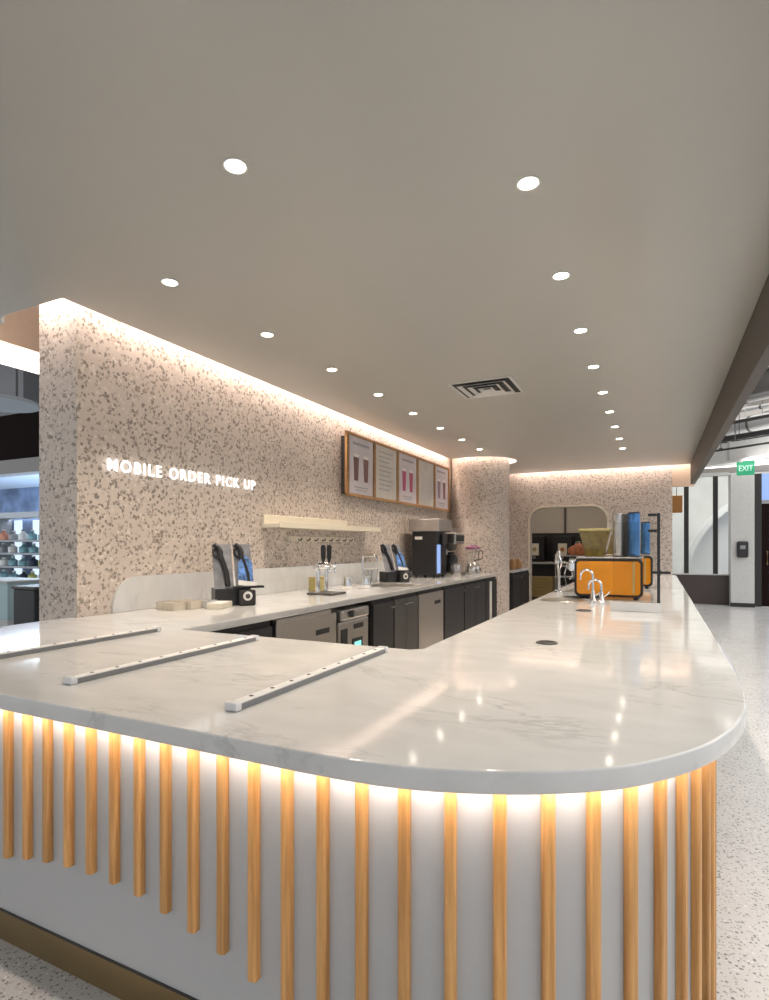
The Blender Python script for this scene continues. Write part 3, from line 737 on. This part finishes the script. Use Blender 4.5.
# ------------------------------------------------------------------ things on the bar
def espresso(x, y, label):
    t = thing('espresso_machine', label, 'espresso machine', (x, y, CT), 0, 'espresso machines on the bar')
    link('body', bx(-.275, .275, .012, .48, .035, .325, bv=.02, seg=3), M_black, t)
    def rr(x0, x1, z0, z1, r, n=6):
        o_ = []
        for cx0, cz0, st in ((x1-r, z1-r, 0), (x0+r, z1-r, 1), (x0+r, z0+r, 2), (x1-r, z0+r, 3)):
            for i in range(n+1):
                a_ = (st+i/n)*PI/2; o_.append((cx0+r*math.cos(a_), cz0+r*math.sin(a_)))
        return o_
    link('side_frame', prism(bmn(), rr(-.29, .29, .022, .332, .04), -.004, .0115, XZ), M_blackm, t)
    link('enamel_panel', prism(bmn(), rr(-.268, .268, .042, .312, .03), -.016, -.0045, XZ), M_orange, t, label='glossy amber panel')
    link('trim_bar', bx(.205, .222, -.021, -.0165, .055, .31, bv=.002), M_khaki, t)
    link('top_deck', bx(-.275, .285, .0, .49, .333, .348, bv=.004), M_tsilver, t)
    link('far_panel', bx(-.27, .265, .4805, .493, .045, .317, bv=.005), M_orange, t)
    # customer side and barista side
    link('group_head', bx(-.36, -.276, .12, .36, .22, .33, bv=.015), M_chrome, t)
    for yy in (.17, .31):
        bm = bmn(); tube(bm, [(-.33, yy, .215), (-.33, yy, .17), (-.36, yy, .15)], .011, 10); link('spout', bm, M_chrome, t, True)
    bm = bmn(); tube(bm, [(-.30, .07, .30), (-.36, .06, .29), (-.385, .05, .20), (-.37, .05, .10)], .007, 8); link('steam_wand', bm, M_chrome, t, True)
    link('drip_tray', bx(-.40, -.276, .05, .44, .012, .045, bv=.004), M_steel, t)
    # bean hopper
    bm = bmn(); q = lambda ax, ay, z: [bm.verts.new((-.125+sx*ax, .22+sy*ay, z)) for sx, sy in ((-1, -1), (1, -1), (1, 1), (-1, 1))]
    A, B, D, E_ = q(.085, .08, .3485), q(.095, .09, .40), q(.135, .13, .555), q(.135, .13, .56)
    for P, Q in ((A, B), (B, D), (D, E_)):
        for i in range(4): bm.faces.new((P[i], P[(i+1) % 4], Q[(i+1) % 4], Q[i]))
    bm.faces.new(A[::-1]); bm.faces.new(E_)
    link('bean_hopper', bm, M_amberglass, t)
    link('hopper_lid', bx(-.27, .02, .08, .36, .561, .583, bv=.006), M_khaki, t)
    for ix in (-.23, .23):
        for iy in (.06, .43): link('foot', cy((ix, iy, 0), .022, .035, seg=14), M_blackm, t)
    t.scale = (.9, 1, 1)
    return t
e1 = espresso(-.36, 4.93, 'glossy amber espresso machine with smoky bean hopper behind the glass screen')
espresso(-.30, 6.35, 'second amber espresso machine, mostly hidden behind the first')
def canister(x, y, z, r, h, m, label, m2):
    t = thing('tall_canister', label, 'canister', (x, y, z), 0, 'tall canisters standing on the espresso machine')
    link('body', lathe(bmn(), [(r*.9, 0), (r, .01), (r, h-.015), (r*.97, h-.008)], seg=36), m, t, True)
    link('lid', lathe(bmn(), [(r*1.02, h-.0075), (r*1.02, h), (r*.9, h+.006), (0, h+.008)], seg=36), m2, t, True)
    link('base_ring', lathe(bmn(), [(r*.905, .0005), (r*1.03, .0005), (r*1.03, .008), (r*1.002, .009)], seg=36), M_blackm, t, True)
ZT = CT+.3485
canister(-.292, 5.00, ZT, .036, .35, M_tsilver, 'tall satin silver canister on the amber espresso machine', M_tsilver)
canister(-.240, 5.14, ZT, .036, .35, M_dkgrey, 'tall dark grey canister behind the silver one on the espresso machine', M_dkgrey)
canister(-.170, 5.04, ZT, .046, .36, M_blue, 'tall blue metallic canister on the edge of the espresso machine', M_navy)
canister(-.108, 6.45, ZT, .045, .33, M_blue, 'blue metallic canister on the second espresso machine, by its outer edge', M_navy)

# glass screen on a quartz curb
t = thing('glass_screen', 'glass screen with a black post on a low white quartz curb', 'glass screen', (0, 4.13, CT))
link('curb', bx(-.285, .025, -.03, .03, .0004, .062, bv=.003), M_quartz, t)
link('post', bx(.0, .019, -.012, .012, .0625, .655, bv=.002), M_black, t)
link('pane', bx(-.27, -.002, -.004, .004, .0625, .60), M_pane, t)
for z in (.635, .53): link('bracket', bx(-.055, -.0005, -.010, .010, z, z+.018, bv=.002), M_black, t)
link('arm', bx(-.03, .08, -.014, -.0125, .255, .272, bv=.0005), M_black, t)
link('clamp', bx(.0, .022, -.02, -.0145, .245, .282, bv=.001), M_black, t)

# round rinser sink in the bar
t = thing('rinser_sink', 'round steel pitcher rinser sunk in the bar by the espresso machine', 'sink', (-.69, 4.72, CT))
link('bowl', lathe(bmn(), [(.155, .004), (.175, .004), (.178, .0015), (.175, .0005), (.156, .0005), (.15, -.02), (.13, -.043), (0, -.046), (0, -.042), (.127, -.039), (.146, -.018), (.155, .004)], seg=48), M_steel, t, True)
link('grate', cy((0, 0, -.035), .125, .005, seg=36), M_tsilver, t)
bm = bmn(); cyl(bm, (0, 0, -.0295), .015, .02, seg=16); link('jet', bm, M_dkgrey, t)
# chrome taps
def bar_tap(x, y, label, h=.22):
    t = thing('bar_tap', label, 'tap', (x, y, CT), 0, 'chrome taps in front of the espresso machine')
    link('base', lathe(bmn(), [(.027, 0), (.027, .02), (.018, .03), (.014, .09), (.012, .095)], seg=24), M_chrome, t, True)
    pts = [(0, 0, .09), (0, 0, h-.06)]+[(-.045+.045*math.cos(a), 0, h-.06+.045*math.sin(a)) for a in [i*PI/8 for i in range(1, 9)]]+[(-.09, 0, h-.09)]
    bm = bmn(); tube(bm, pts, .009, 10); link('spout', bm, M_chrome, t, True)
    bm = bmn(); tube(bm, [(.014, 0, .06), (.04, -.01, .075), (.06, -.012, .1)], .006, 8); link('lever', bm, M_chrome, t, True)
    return t
bar_tap(-.44, 4.56, 'taller chrome gooseneck tap in front of the amber panel', .27)
bar_tap(-.375, 4.50, 'shorter chrome gooseneck tap in front of the amber panel', .20)

# ------------------------------------------------------------------ back room through the doorway
struct('wall_far', bx(-4.2, .05, 14.2, 14.35, 0, 3.2), M_far, 'beige plaster wall of the room behind the doorway')
struct('wall_side', bx(-4.3, -4.2, 11.63, 14.35, 0, 3.2), M_far, 'beige side wall of the room behind')
struct('wall_right', bx(-.05, .05, 11.63, 14.2, 0, 3.2), M_far, 'beige partition of the room behind')
struct('trim_3', bx(-4.2, -.05, 11.63, 14.2, 2.75, 2.8), M_white, 'white ceiling of the room behind')
struct('trim_4', bx(-2.02, -1.98, 14.15, 14.199, 1.5, 2.75), M_dkgrey, 'dark joint strip on the far wall')
o = link('black_splashback', bx(-4.1, -.06, 14.145, 14.1995, .9855, 1.68), M_blackm); tag(o, 'black splashback panel behind the far brewers', 'panel')
o = link('brewing_counter', box(box(bx(-4.1, -.06, 13.5, 14.14, .90, .945, bv=.004), -4.05, -.08, 13.55, 14.1, .1, .90), -4.05, -.08, 13.6, 14.1, 0, .1), M_blackm)
tag(o, 'black counter carrying brewers in the room behind', 'counter')
o = link('far_slab', bx(-4.1, -.06, 13.48, 14.2, .9455, .985, bv=.004), M_lgrey); tag(o, 'light grey slab on the black counter in the room behind', 'countertop')
for i, x in enumerate((-2.62, -1.98)):
    t = thing('batch_brewer', 'black brewer with pale label in the doorway, %s' % ('left of the pair' if i == 0 else 'right of the pair'), 'brewer', (x, 13.8, .9855), 0, 'black brewers behind the doorway')
    link('body', bx(-.22, .22, -.2, .25, .02, .62, bv=.015), M_black, t)
    link('front_label', bx(-.10, .10, -.206, -.2005, .16, .44, bv=.002), M_cream, t)
    link('mark', cy((0, -.2105, .30), .05, .004, axis='y', seg=20), M_rust if i else M_khaki, t)
    link('spout', bx(-.03, .03, -.25, -.2065, .08, .13, bv=.004), M_tsilver, t)
    link('base', bx(-.22, .22, -.3, .25, 0, .0195, bv=.004), M_dkgrey, t)
t = thing('wooden_crate', 'olive wooden crate low in the doorway', 'crate', (-2.22, 12.25, .0))
bm = bmn()
for zz in range(4): box(bm, -.26, .26, -.2, -.18, .30+zz*.105, .395+zz*.105, bv=.003); box(bm, -.26, .26, .18, .2, .30+zz*.105, .395+zz*.105, bv=.003)
for zz in range(4): box(bm, -.26, -.24, -.179, .179, .30+zz*.105, .395+zz*.105, bv=.003); box(bm, .24, .26, -.179, .179, .30+zz*.105, .395+zz*.105, bv=.003)
box(bm, -.24, .24, -.18, .18, .30, .315); box(bm, -.25, .25, -.19, .19, .70, .715)
link('crate', bm, M_wood_box, t)
bm = bmn()
for ix in (-.24, .24):
    for iy in (-.18, .18): cyl(bm, (ix, iy, 0), .018, .30, seg=12)
link('stand', bm, M_blackm, t)
t = thing('steel_rack', 'open steel rack with pale shelves inside the doorway', 'rack', (-1.63, 12.5, 0))
for ix in (-.3, .3):
    for iy in (-.2, .2): link('upright', cy((ix, iy, 0), .013, 1.2, seg=12), M_chrome, t)
for z in (.25, .48, .70, .93, 1.15): link('shelf', bx(-.315, .315, -.215, .215, z, z+.022, bv=.003), M_lgrey, t)
# floor-standing cold-brew font and coral bag seen over the machine
t = thing('tall_tap', 'tall chrome dispensing tap standing left of the amber espresso machine', 'tap', (-.83, 5.45, CT))
link('base', lathe(bmn(), [(.035, 0), (.035, .015), (.02, .025)], seg=24), M_chrome, t, True)
link('stem', lathe(bmn(), [(.016, .0255), (.016, .22), (.032, .25), (.034, .31), (.02, .335), (.02, .37), (.012, .39), (0, .392)], seg=24), M_chrome, t, True)
bm = bmn(); tube(bm, [(.02, -.0, .28), (.07, -.03, .29), (.09, -.035, .26), (.09, -.035, .22)], .009, 8); link('spout', bm, M_chrome, t, True)
t = thing('coral_bag', 'coral folded bag lying on the rack inside the doorway', 'bag', (-1.50, 12.5, 1.1725))
bm = bmn(); bmesh.ops.create_icosphere(bm, subdivisions=3, radius=1.)
for v in bm.verts:
    n_ = math.sin(v.co.x*5+1)*math.cos(v.co.y*4)*.12
    v.co = Vector((v.co.x*.20*(1+n_), v.co.y*.13*(1+n_), (max(v.co.z, -.6)+.6)*.15*(1+n_)))
link('bag', bm, plain('coral_fabric', (.62, .22, .10), .6, var=.25, scale=14), t, True)
bm = bmn(); tube(bm, [(-.06, 0, .20), (-.04, 0, .28), (.03, 0, .29), (.05, 0, .20)], .008, 8); link('handle', bm, M_labelw, t, True)

# ------------------------------------------------------------------ right-hand side: glazed wall, post, door, exit sign
WY = 15.2
struct('wall_window_base', bx(-1.0, 1.5, WY, WY+.15, 0, .685), M_base, 'dark umber panelled base under the glazing')
struct('trim_5', bx(-1.0, 1.5, WY-.02, WY+.17, .685, .715), M_lgrey, 'grey sill on the umber base')
w = thing('window_1', 'tall glazing with black mullions beyond the bar', 'window'); w['kind'] = 'structure'
link('pane', bx(-1.0, 1.5, WY+.06, WY+.07, .715, 3.0), M_glass, w)
for x in (-.4, .63, 1.23): link('mullion', bx(x-.05, x+.05, WY+.01, WY+.058, .7155, 3.0), M_blackm, w)
struct('trim_6', bx(-1.0, 1.5, WY, WY+.15, 3.0, 3.08), M_lgrey, 'grey head rail over the glazing')
struct('wall_glazing_back', bx(-2., 5., 18.6, 18.75, 0, 4.6), M_pale, 'pale wall seen through the glazing')
# white arch ribbon behind the glass
pts1, pts2 = [], []
for i in range(25):
    a = PI-(i/24)*PI/2
    if i == 0: pts1.append((.55, 0)); pts2.append((.70, 0))
    pts1.append((3.0+2.45*math.cos(a), .3+2.6*math.sin(a))); pts2.append((3.0+2.30*math.cos(a), .3+2.44*math.sin(a)))
o = link('arch_ribbon', prism(bmn(), pts1+pts2[::-1], 16.6, 16.75, XZ), M_white); tag(o, 'white curved arch edge behind the glazing', 'arch')
o = link('arch_screen', prism(bmn(), pts2+[(3.0, .0), (.7, .0)], 16.76, 16.8, XZ), M_white); tag(o, 'pale screen filling the white arch behind the glazing', 'screen')
t = thing('orange_lantern', 'small box lantern in rust orange hanging behind the glazing', 'lantern', (.44, 15.9, 2.2))
link('shade', bx(-.13, .13, -.13, .13, 0, .42, bv=.01), M_rust, t); link('cord', cy((0, 0, .421), .008, 1.9, seg=8), M_blackm, t)
struct('post', bx(1.5, 1.95, WY-.35, WY+.15, 0, 3.0), M_lgrey, 'pale grey square post beside the dark doors')
struct('baseboard_post', bx(1.49, 1.96, WY-.36, WY-.3505, 0, .09), M_blackm, 'black baseboard on the pale post')
t = thing('wall_reader', 'black dispenser fixed to the pale grey post', 'dispenser', (1.72, WY-.3515, 1.28))
link('housing', bx(-.11, .11, -.09, -.0005, -.17, .19, bv=.03), M_black, t); link('window', bx(-.05, .05, -.094, -.0905, .02, .10, bv=.003), M_grey, t)
d = thing('door_1', 'dark framed entrance door beside the pale post', 'door', (2.0, WY-.1, 0)); d['kind'] = 'structure'
link('jamb', bx(0, .12, 0, .12, 0, 3.0), M_blackm, d)
link('jamb', bx(1.3, 1.42, 0, .12, 0, 3.0), M_blackm, d)
link('head', bx(.121, 1.299, 0, .12, 2.32, 2.40), M_grey, d)
link('transom_pane', bx(.121, 1.299, .05, .06, 2.401, 3.0), M_bluescr, d)
link('leaf_frame', box(box(box(bx(.121, .27, .02, .07, .01, 2.319), 1.15, 1.299, .02, .07, .01, 2.319), .271, 1.149, .02, .07, .01, .25), .271, 1.149, .02, .07, 2.15, 2.319), M_dkbrown, d)
link('leaf_pane', bx(.271, 1.149, .04, .05, .251, 2.149), M_bluescr, d)
bm = bmn(); tube(bm, [(.22, .015, .95), (.22, -.05, .95), (.22, -.05, 1.25), (.22, .015, 1.25)], .014, 8); link('handle', bm, M_toe, d)
struct('wall_upper', bx(-1.0, 6.0, WY+.16, WY+.3, 3.08, 4.8), M_greyhdr, 'grey wall above glazing and doors')
struct('wall_door_side', bx(3.45, 6., WY-.1, WY+.05, 0, 3.08), M_pale, 'pale wall right of the doors')
# exit sign
t = thing('exit_sign', 'green lit exit sign hanging from a thin rod near the doors', 'sign', (1.68, 14.0, 2.86))
link('plate', bx(-.16, .16, -.02, .02, 0, .30, bv=.005), M_exit, t)
cu = bpy.data.curves.new('sign_text', 'FONT'); cu.body = 'EXIT'; cu.size = .17; cu.extrude = .002; cu.align_x = 'CENTER'
tmp = bpy.data.objects.new('sign_text_curve', cu); C.objects.link(tmp)
me = bpy.data.meshes.new_from_object(tmp.evaluated_get(bpy.context.evaluated_depsgraph_get())); bpy.data.objects.remove(tmp)
for v in me.vertices: v.co = Vector((v.co.x*.75, -.0225-v.co.z, .09+v.co.y))
islands(me, 'letter', emit('exit_letters', (.7, 1., .85), .6), t)
link('rod', cy((.0, 0, .3005), .01, 1.25, seg=10), M_duct, t); link('ceiling_plate', cy((0, 0, 1.551), .06, .02, seg=20), M_dkgrey, t)
# exposed ceiling of the hall
struct('ceiling_deck', bx(.75, 14, -3, 26, 4.75, 4.9), M_deck, 'grey painted structural deck over the hall')
U = Vector((.80, -.60, 0)).normalized(); V = Vector((.60, .80, 0))
def run(c, half, bmf, name, label, cat, mat, group=None):
    """a long thing lying along the hall's own direction"""
    t = thing(name, label, cat, c, math.atan2(U.y, U.x), group); bmf(t); return t
def duct_round(c, r, half, label):
    def f(t):
        bm = bmn(); cyl(bm, (-1.4, 0, 0), r, half+1.4, axis='x', seg=28)
        link('duct', bm, M_duct, t, True)
        for i in range(int((half+1.2)/.6)): 
            if i % 2 == 0: link('band', lathe_x(r+.012, -1.4+.3+i*.6), M_dkgrey, t, True)
        for i in (-.6, 1): link('hanger', cy((i*half*.6, 0, r+.0005), .01, max(.05, 4.745-c[2]-r), seg=8), M_dkgrey, t)
    return run(c, half, f, 'air_duct', label, 'duct', M_duct)
def lathe_x(r, x):
    bm = bmn(); cyl(bm, (x, 0, 0), r, .04, axis='x', seg=28); return bm
def at(x, y, z):
    """a point of the place seen at that spot of the photograph, at height z"""
    u = (x-384.5)/FPX; v = (545-y)/FPX
    fx, fy = -math.sin(YAW), math.cos(YAW); d = (z-H)/v
    return Vector(((fx+u*fy)*d, (fy-u*fx)*d, z))
p = at(745, 425, 3.9); duct_round((p.x, p.y, 3.9), .16, 3.2, 'round galvanised duct under the hall deck, nearer than the boxed duct')
p = at(740, 402, 4.1); duct_round((p.x, p.y, 4.1), .05, 3.2, 'thin grey pipe run above the round galvanised duct')
p = at(750, 414, 4.45); duct_round((p.x, p.y, 4.45), .035, 3.2, 'thinnest grey pipe, tucked up against the deck')
p = at(735, 452, 3.21)
def fbox(t):
    link('duct', bx(-1.3, 2.5, -.2, .2, -.17, .17, bv=.01), M_lgrey, t)
    for i in range(-1, 3): link('flange', bx(i*1.1-.02, i*1.1+.02, -.215, .215, -.185, .185), M_duct, t)
    link('hanger', cy((0, 0, .171), .01, 4.745-3.21-.175, seg=8), M_dkgrey, t)
run((p.x, p.y, 3.21), 3, fbox, 'air_duct', 'pale boxed rectangular duct above the linear lamp', 'duct', M_lgrey)
p = at(752, 386, 4.3)
def fbeam(t): link('beam', box(box(bx(-1.5, 3, -.15, .15, -.2, -.17), -1.5, 3, -.02, .02, -.17, .22), -1.5, 3, -.15, .15, .22, .25), M_dkgrey, t)
run((p.x, p.y, 4.3), 3, fbeam, 'steel_beam', 'dark steel beam under the hall deck', 'beam', M_dkgrey)
p = at(735, 441, 3.53)
def ftray(t):
    bm = bmn(); box(bm, -1.3, 2.6, -.15, -.13, 0, .07); box(bm, -1.3, 2.6, .13, .15, 0, .07)
    for i in range(17): box(bm, -1.3+i*.235, -1.26+i*.235, -.13, .13, 0, .02)
    link('tray', bm, M_blackm, t); 
    for i, yy in enumerate((-.08, 0, .07)): link('cable', cy((-1.3, yy, .045), .022, 3.9, axis='x', seg=10), M_dkgrey, t)
    link('hanger', cy((0, .145, .07), .008, 4.745-3.53-.075, seg=8), M_dkgrey, t)
run((p.x, p.y, 3.53), 3, ftray, 'cable_tray', 'black cable tray with cables above the boxed duct', 'cable tray', M_blackm)
p = at(748, 362, 4.45); duct_round((p.x, p.y, 4.4), .12, 3.0, 'round duct highest under the deck, beside the dark beam')
p = at(755, 408, 4.25); duct_round((p.x, p.y, 4.25), .04, 3.0, 'thin pipe hanging just above the round galvanised duct')
p = at(720, 436, 4.2); duct_round((p.x, p.y, 4.2), .10, 3.0, 'round duct behind the cable tray')
def conduit(px, py, z, r, label):
    p = at(px, py, z)
    def f(t):
        link('conduit', cy((-1.3, 0, 0), r, 4.3, axis='x', seg=12), M_blackm, t)
        for i in (-1, -.5, 1): link('clip', bx(i-.02, i+.02, -r-.015, r+.015, r+.0005, r+.02), M_dkgrey, t)
        link('hanger', cy((-.5, 0, r+.0205), .008, 4.745-z-r-.021, seg=8), M_dkgrey, t)
    t = run((p.x, p.y, z), 3, f, 'conduit', label, 'conduit', M_blackm); t['group'] = 'black conduits under the hall deck'
conduit(748, 434, 3.66, .035, 'black conduit between the round duct and the cable tray')
conduit(748, 446, 3.2, .02, 'slim black conduit passing in front of the boxed duct')
conduit(752, 419, 3.48, .03, 'black conduit closest to the camera, below the round galvanised duct')
# linear lamp
t = thing('linear_lamp', 'long white linear lamp above the glazing and exit sign', 'lamp', (1.75, 14.55, 3.14), math.radians(-9))
link('housing', bx(-1.55, 2.2, -.05, .05, .0, .10, bv=.006), M_white, t); link('diffuser', bx(-1.54, 2.19, -.045, .045, -.012, -.0005), M_tube, t)
for i in (-1.2, .3, 1.8): link('wire', cy((i, 0, .1005), .006, 1.509, seg=6), M_dkgrey, t)

# ------------------------------------------------------------------ left-hand side: soffit, ring lamp, shop
struct('trim_7', bx(-4.26, -4.2, 1.9, 11, 2.845, 3.7), M_peach, 'peach soffit face left of the terrazzo wall')
t = thing('light_trough', 'glowing white light trough along the peach soffit', 'lamp', (-4.2, 0, 0)); link('diffuser', bx(-.05, -.002, 1.9, 11, 2.69, 2.8445, bv=.01), M_band, t); link('end_plate', bx(-.06, .0, 1.88, 1.899, 2.68, 2.85), M_white, t)
t = thing('ring_lamp', 'large round ring lamp hanging left of the terrazzo wall', 'lamp', (-8.75, 5.0, 3.46))
link('ring', lathe(bmn(), [(.40, 0), (.53, 0), (.545, .02), (.53, .05), (.40, .05), (.385, .03), (.40, 0)], seg=64), M_disc, t, True)
link('hub_ring', lathe(bmn(), [(.18, .01), (.24, .01), (.24, .04), (.18, .04), (.18, .01)], seg=48), M_grey, t, True)
bm = bmn()
for i in range(6):
    a = i*PI/3; tube(bm, [(.235*math.cos(a), .235*math.sin(a), .025), (.405*math.cos(a), .405*math.sin(a), .025)], .012, 8)
link('spoke', bm, M_grey, t)
bm = bmn()
for i in range(3):
    a = i*2*PI/3; tube(bm, [(.46*math.cos(a), .46*math.sin(a), .05), (.46*math.cos(a), .46*math.sin(a), 4.53)], .008, 6)
link('wire', bm, M_dkgrey, t)
SY = 8.0
struct('wall_shop_fascia', bx(-24, -5, SY, SY+.3, 3.36, 4.42), M_dkbrown, 'dark brown fascia over the shop opening')
struct('trim_8', bx(-24, -5, SY-.05, SY+.3, 3.04, 3.36), M_greyhdr, 'grey header rail of the shop opening')
struct('ceiling_void', bx(-24, -5.2, 1, 14, 8.0, 8.1), M_blackm, 'black painted ceiling void over the shop front')
struct('wall_void', bx(-24, -5, SY+1.5, SY+1.6, 4.42, 8.0), M_blackm, 'black wall above the shop fascia')
for i, (z, l) in enumerate(((4.95, 'lower'), (5.35, 'upper'))):
    o = link('ceiling_pipe', cy((-19, SY+.9, z), .05, 9.5, axis='x', seg=14), M_grey); tag(o, 'grey pipe crossing the black void above the shop, %s of the two' % l, 'pipe', 'pipes above the shop')
struct('pier', bx(-14.6, -13.55, SY+.31, SY+1.4, 4.42, 8.0), M_grey, 'grey boxed riser above the shop fascia')
struct('wall_shop_back', bx(-24, -4.4, SY+4.0, SY+4.1, 0, 3.4), M_bluewall, 'blue back wall of the shop')
struct('ceiling_shop', bx(-24, -4.4, SY+.3, SY+4.0, 3.35, 3.4), plain('shop_ceiling', (.62, .70, .78), .6), 'pale blue shop ceiling')
l = bpy.data.lights.new('shop_light', 'AREA'); l.energy = 700; l.size = 4; l.color = (.72, .86, 1.)
lo = bpy.data.objects.new('shop_light', l); C.objects.link(lo); lo.location = (-14.5, SY+2.0, 3.30)
# shop shelving with goods
sh = thing('display_cooler', 'lit shop cooler with shelves of goods left of the wall', 'cooler', (-13.85, SY+.8, 0))
link('side_panel', bx(-1.95, -1.9, 0, .6, 0, 2.2), M_grey, sh); link('side_panel', bx(1.9, 1.95, 0, .6, 0, 2.2), M_grey, sh)
link('back_panel', bx(-1.9, 1.9, .56, .6, .12, 2.1), M_bluewall, sh)
link('header', bx(-1.9, 1.9, -.02, .5, 2.08, 2.22), M_grey, sh)
link('base', bx(-1.9, 1.9, 0, .55, 0, .14), M_grey, sh)
for i in range(5):
    link('light_bar', bx(-1.75+i*.8, -1.45+i*.8, .52, .555, .2, 2.05), M_shopw, sh)
for z in (.44, .80, 1.14, 1.47): link('shelf', bx(-1.9, 1.9, .05, .55, z, z+.05), M_grey, sh)
gi = 0
pal = [M_teal, M_bluepic, M_labelw, M_navy, M_redg, M_teal, M_yellow, M_grey]
word = {M_teal: 'teal', M_bluepic: 'blue', M_labelw: 'white', M_navy: 'navy', M_redg: 'coral', M_yellow: 'lime', M_grey: 'grey'}
for zi, z in enumerate((.14, .49, .85, 1.19, 1.52)):
    for k in range(9):
        x = -15.5+k*.41+random.uniform(-.03, .03); m = pal[(k*3+zi*5) % 8]; h = random.uniform(.20, .255)
        t = thing('bottle', '%s bottle, %s along the %s shelf of the shop cooler' % (word[m], ordn[k], ['bottom', 'second', 'third', 'fourth', 'top'][zi]), 'bottle', (x, SY+1.0, z), 0, 'bottles in the shop cooler')
        link('body', lathe(bmn(), [(.095, .001), (.105, .01), (.105, h*.62), (.04, h*.8), (.036, h)], seg=14), m, t, True)
        link('cap', cy((0, 0, h+.0005), .042, .025, seg=12), M_labelw if m is not M_labelw else M_navy, t)
t = thing('black_bin', 'black bin standing on the floor just left of the terrazzo wall', 'bin', (-7.3, 4.70, 0))
link('body', bx(-.22, .22, -.22, .22, 0, .82, bv=.015), M_black, t); link('rim', bx(-.24, .24, -.24, .24, .821, .86, bv=.01), M_dkgrey, t)
t = thing('glass_case', 'pale glass-fronted display case beside the black bin', 'display case', (-8.6, 5.05, 0))
link('base', bx(-.5, .5, -.3, .3, 0, .35, bv=.01), M_lgrey, t); link('case', bx(-.5, .5, -.3, .3, .351, .86, bv=.005), plain('case_tint', (.42, .56, .58), .15), t); link('top', bx(-.52, .52, -.32, .32, .861, .89, bv=.005), M_lgrey, t)

# ------------------------------------------------------------------ light
W = bpy.data.worlds.new('world'); S.world = W; W.use_nodes = True
bg = W.node_tree.nodes['Background']; bg.inputs[0].default_value = (.92, .96, 1., 1); bg.inputs[1].default_value = .55
def area(name, loc, rot, sx, sy, e, col):
    l = bpy.data.lights.new(name, 'AREA'); l.shape = 'RECTANGLE'; l.size = sx; l.size_y = sy; l.energy = e; l.color = col
    o = bpy.data.objects.new(name, l); C.objects.link(o); o.location = loc; o.rotation_euler = rot; return o
area('hall_light', (5.2, 8, 4.6), (0, 0, 0), 8, 18, 600, (1., .98, .95))
area('hall_deck_fill', (3.5, 12.5, 3.0), (PI, 0, 0), 4, 4, 90, (1., .98, .95))  # added upward fill to brighten the deck, with no fixture of its own
area('glazing_light', (1.5, 15.9, 4.4), (0, 0, 0), 5, .8, 130, (1., .98, .95))
area('back_room_light', (-1.9, 13.0, 2.7), (0, 0, 0), 2.5, .8, 10, (1., .85, .68))

vs = S.view_settings
vs.view_transform = 'Standard'; vs.look = 'None'; vs.gamma = 1; vs.exposure = .52; vs.use_curve_mapping = False
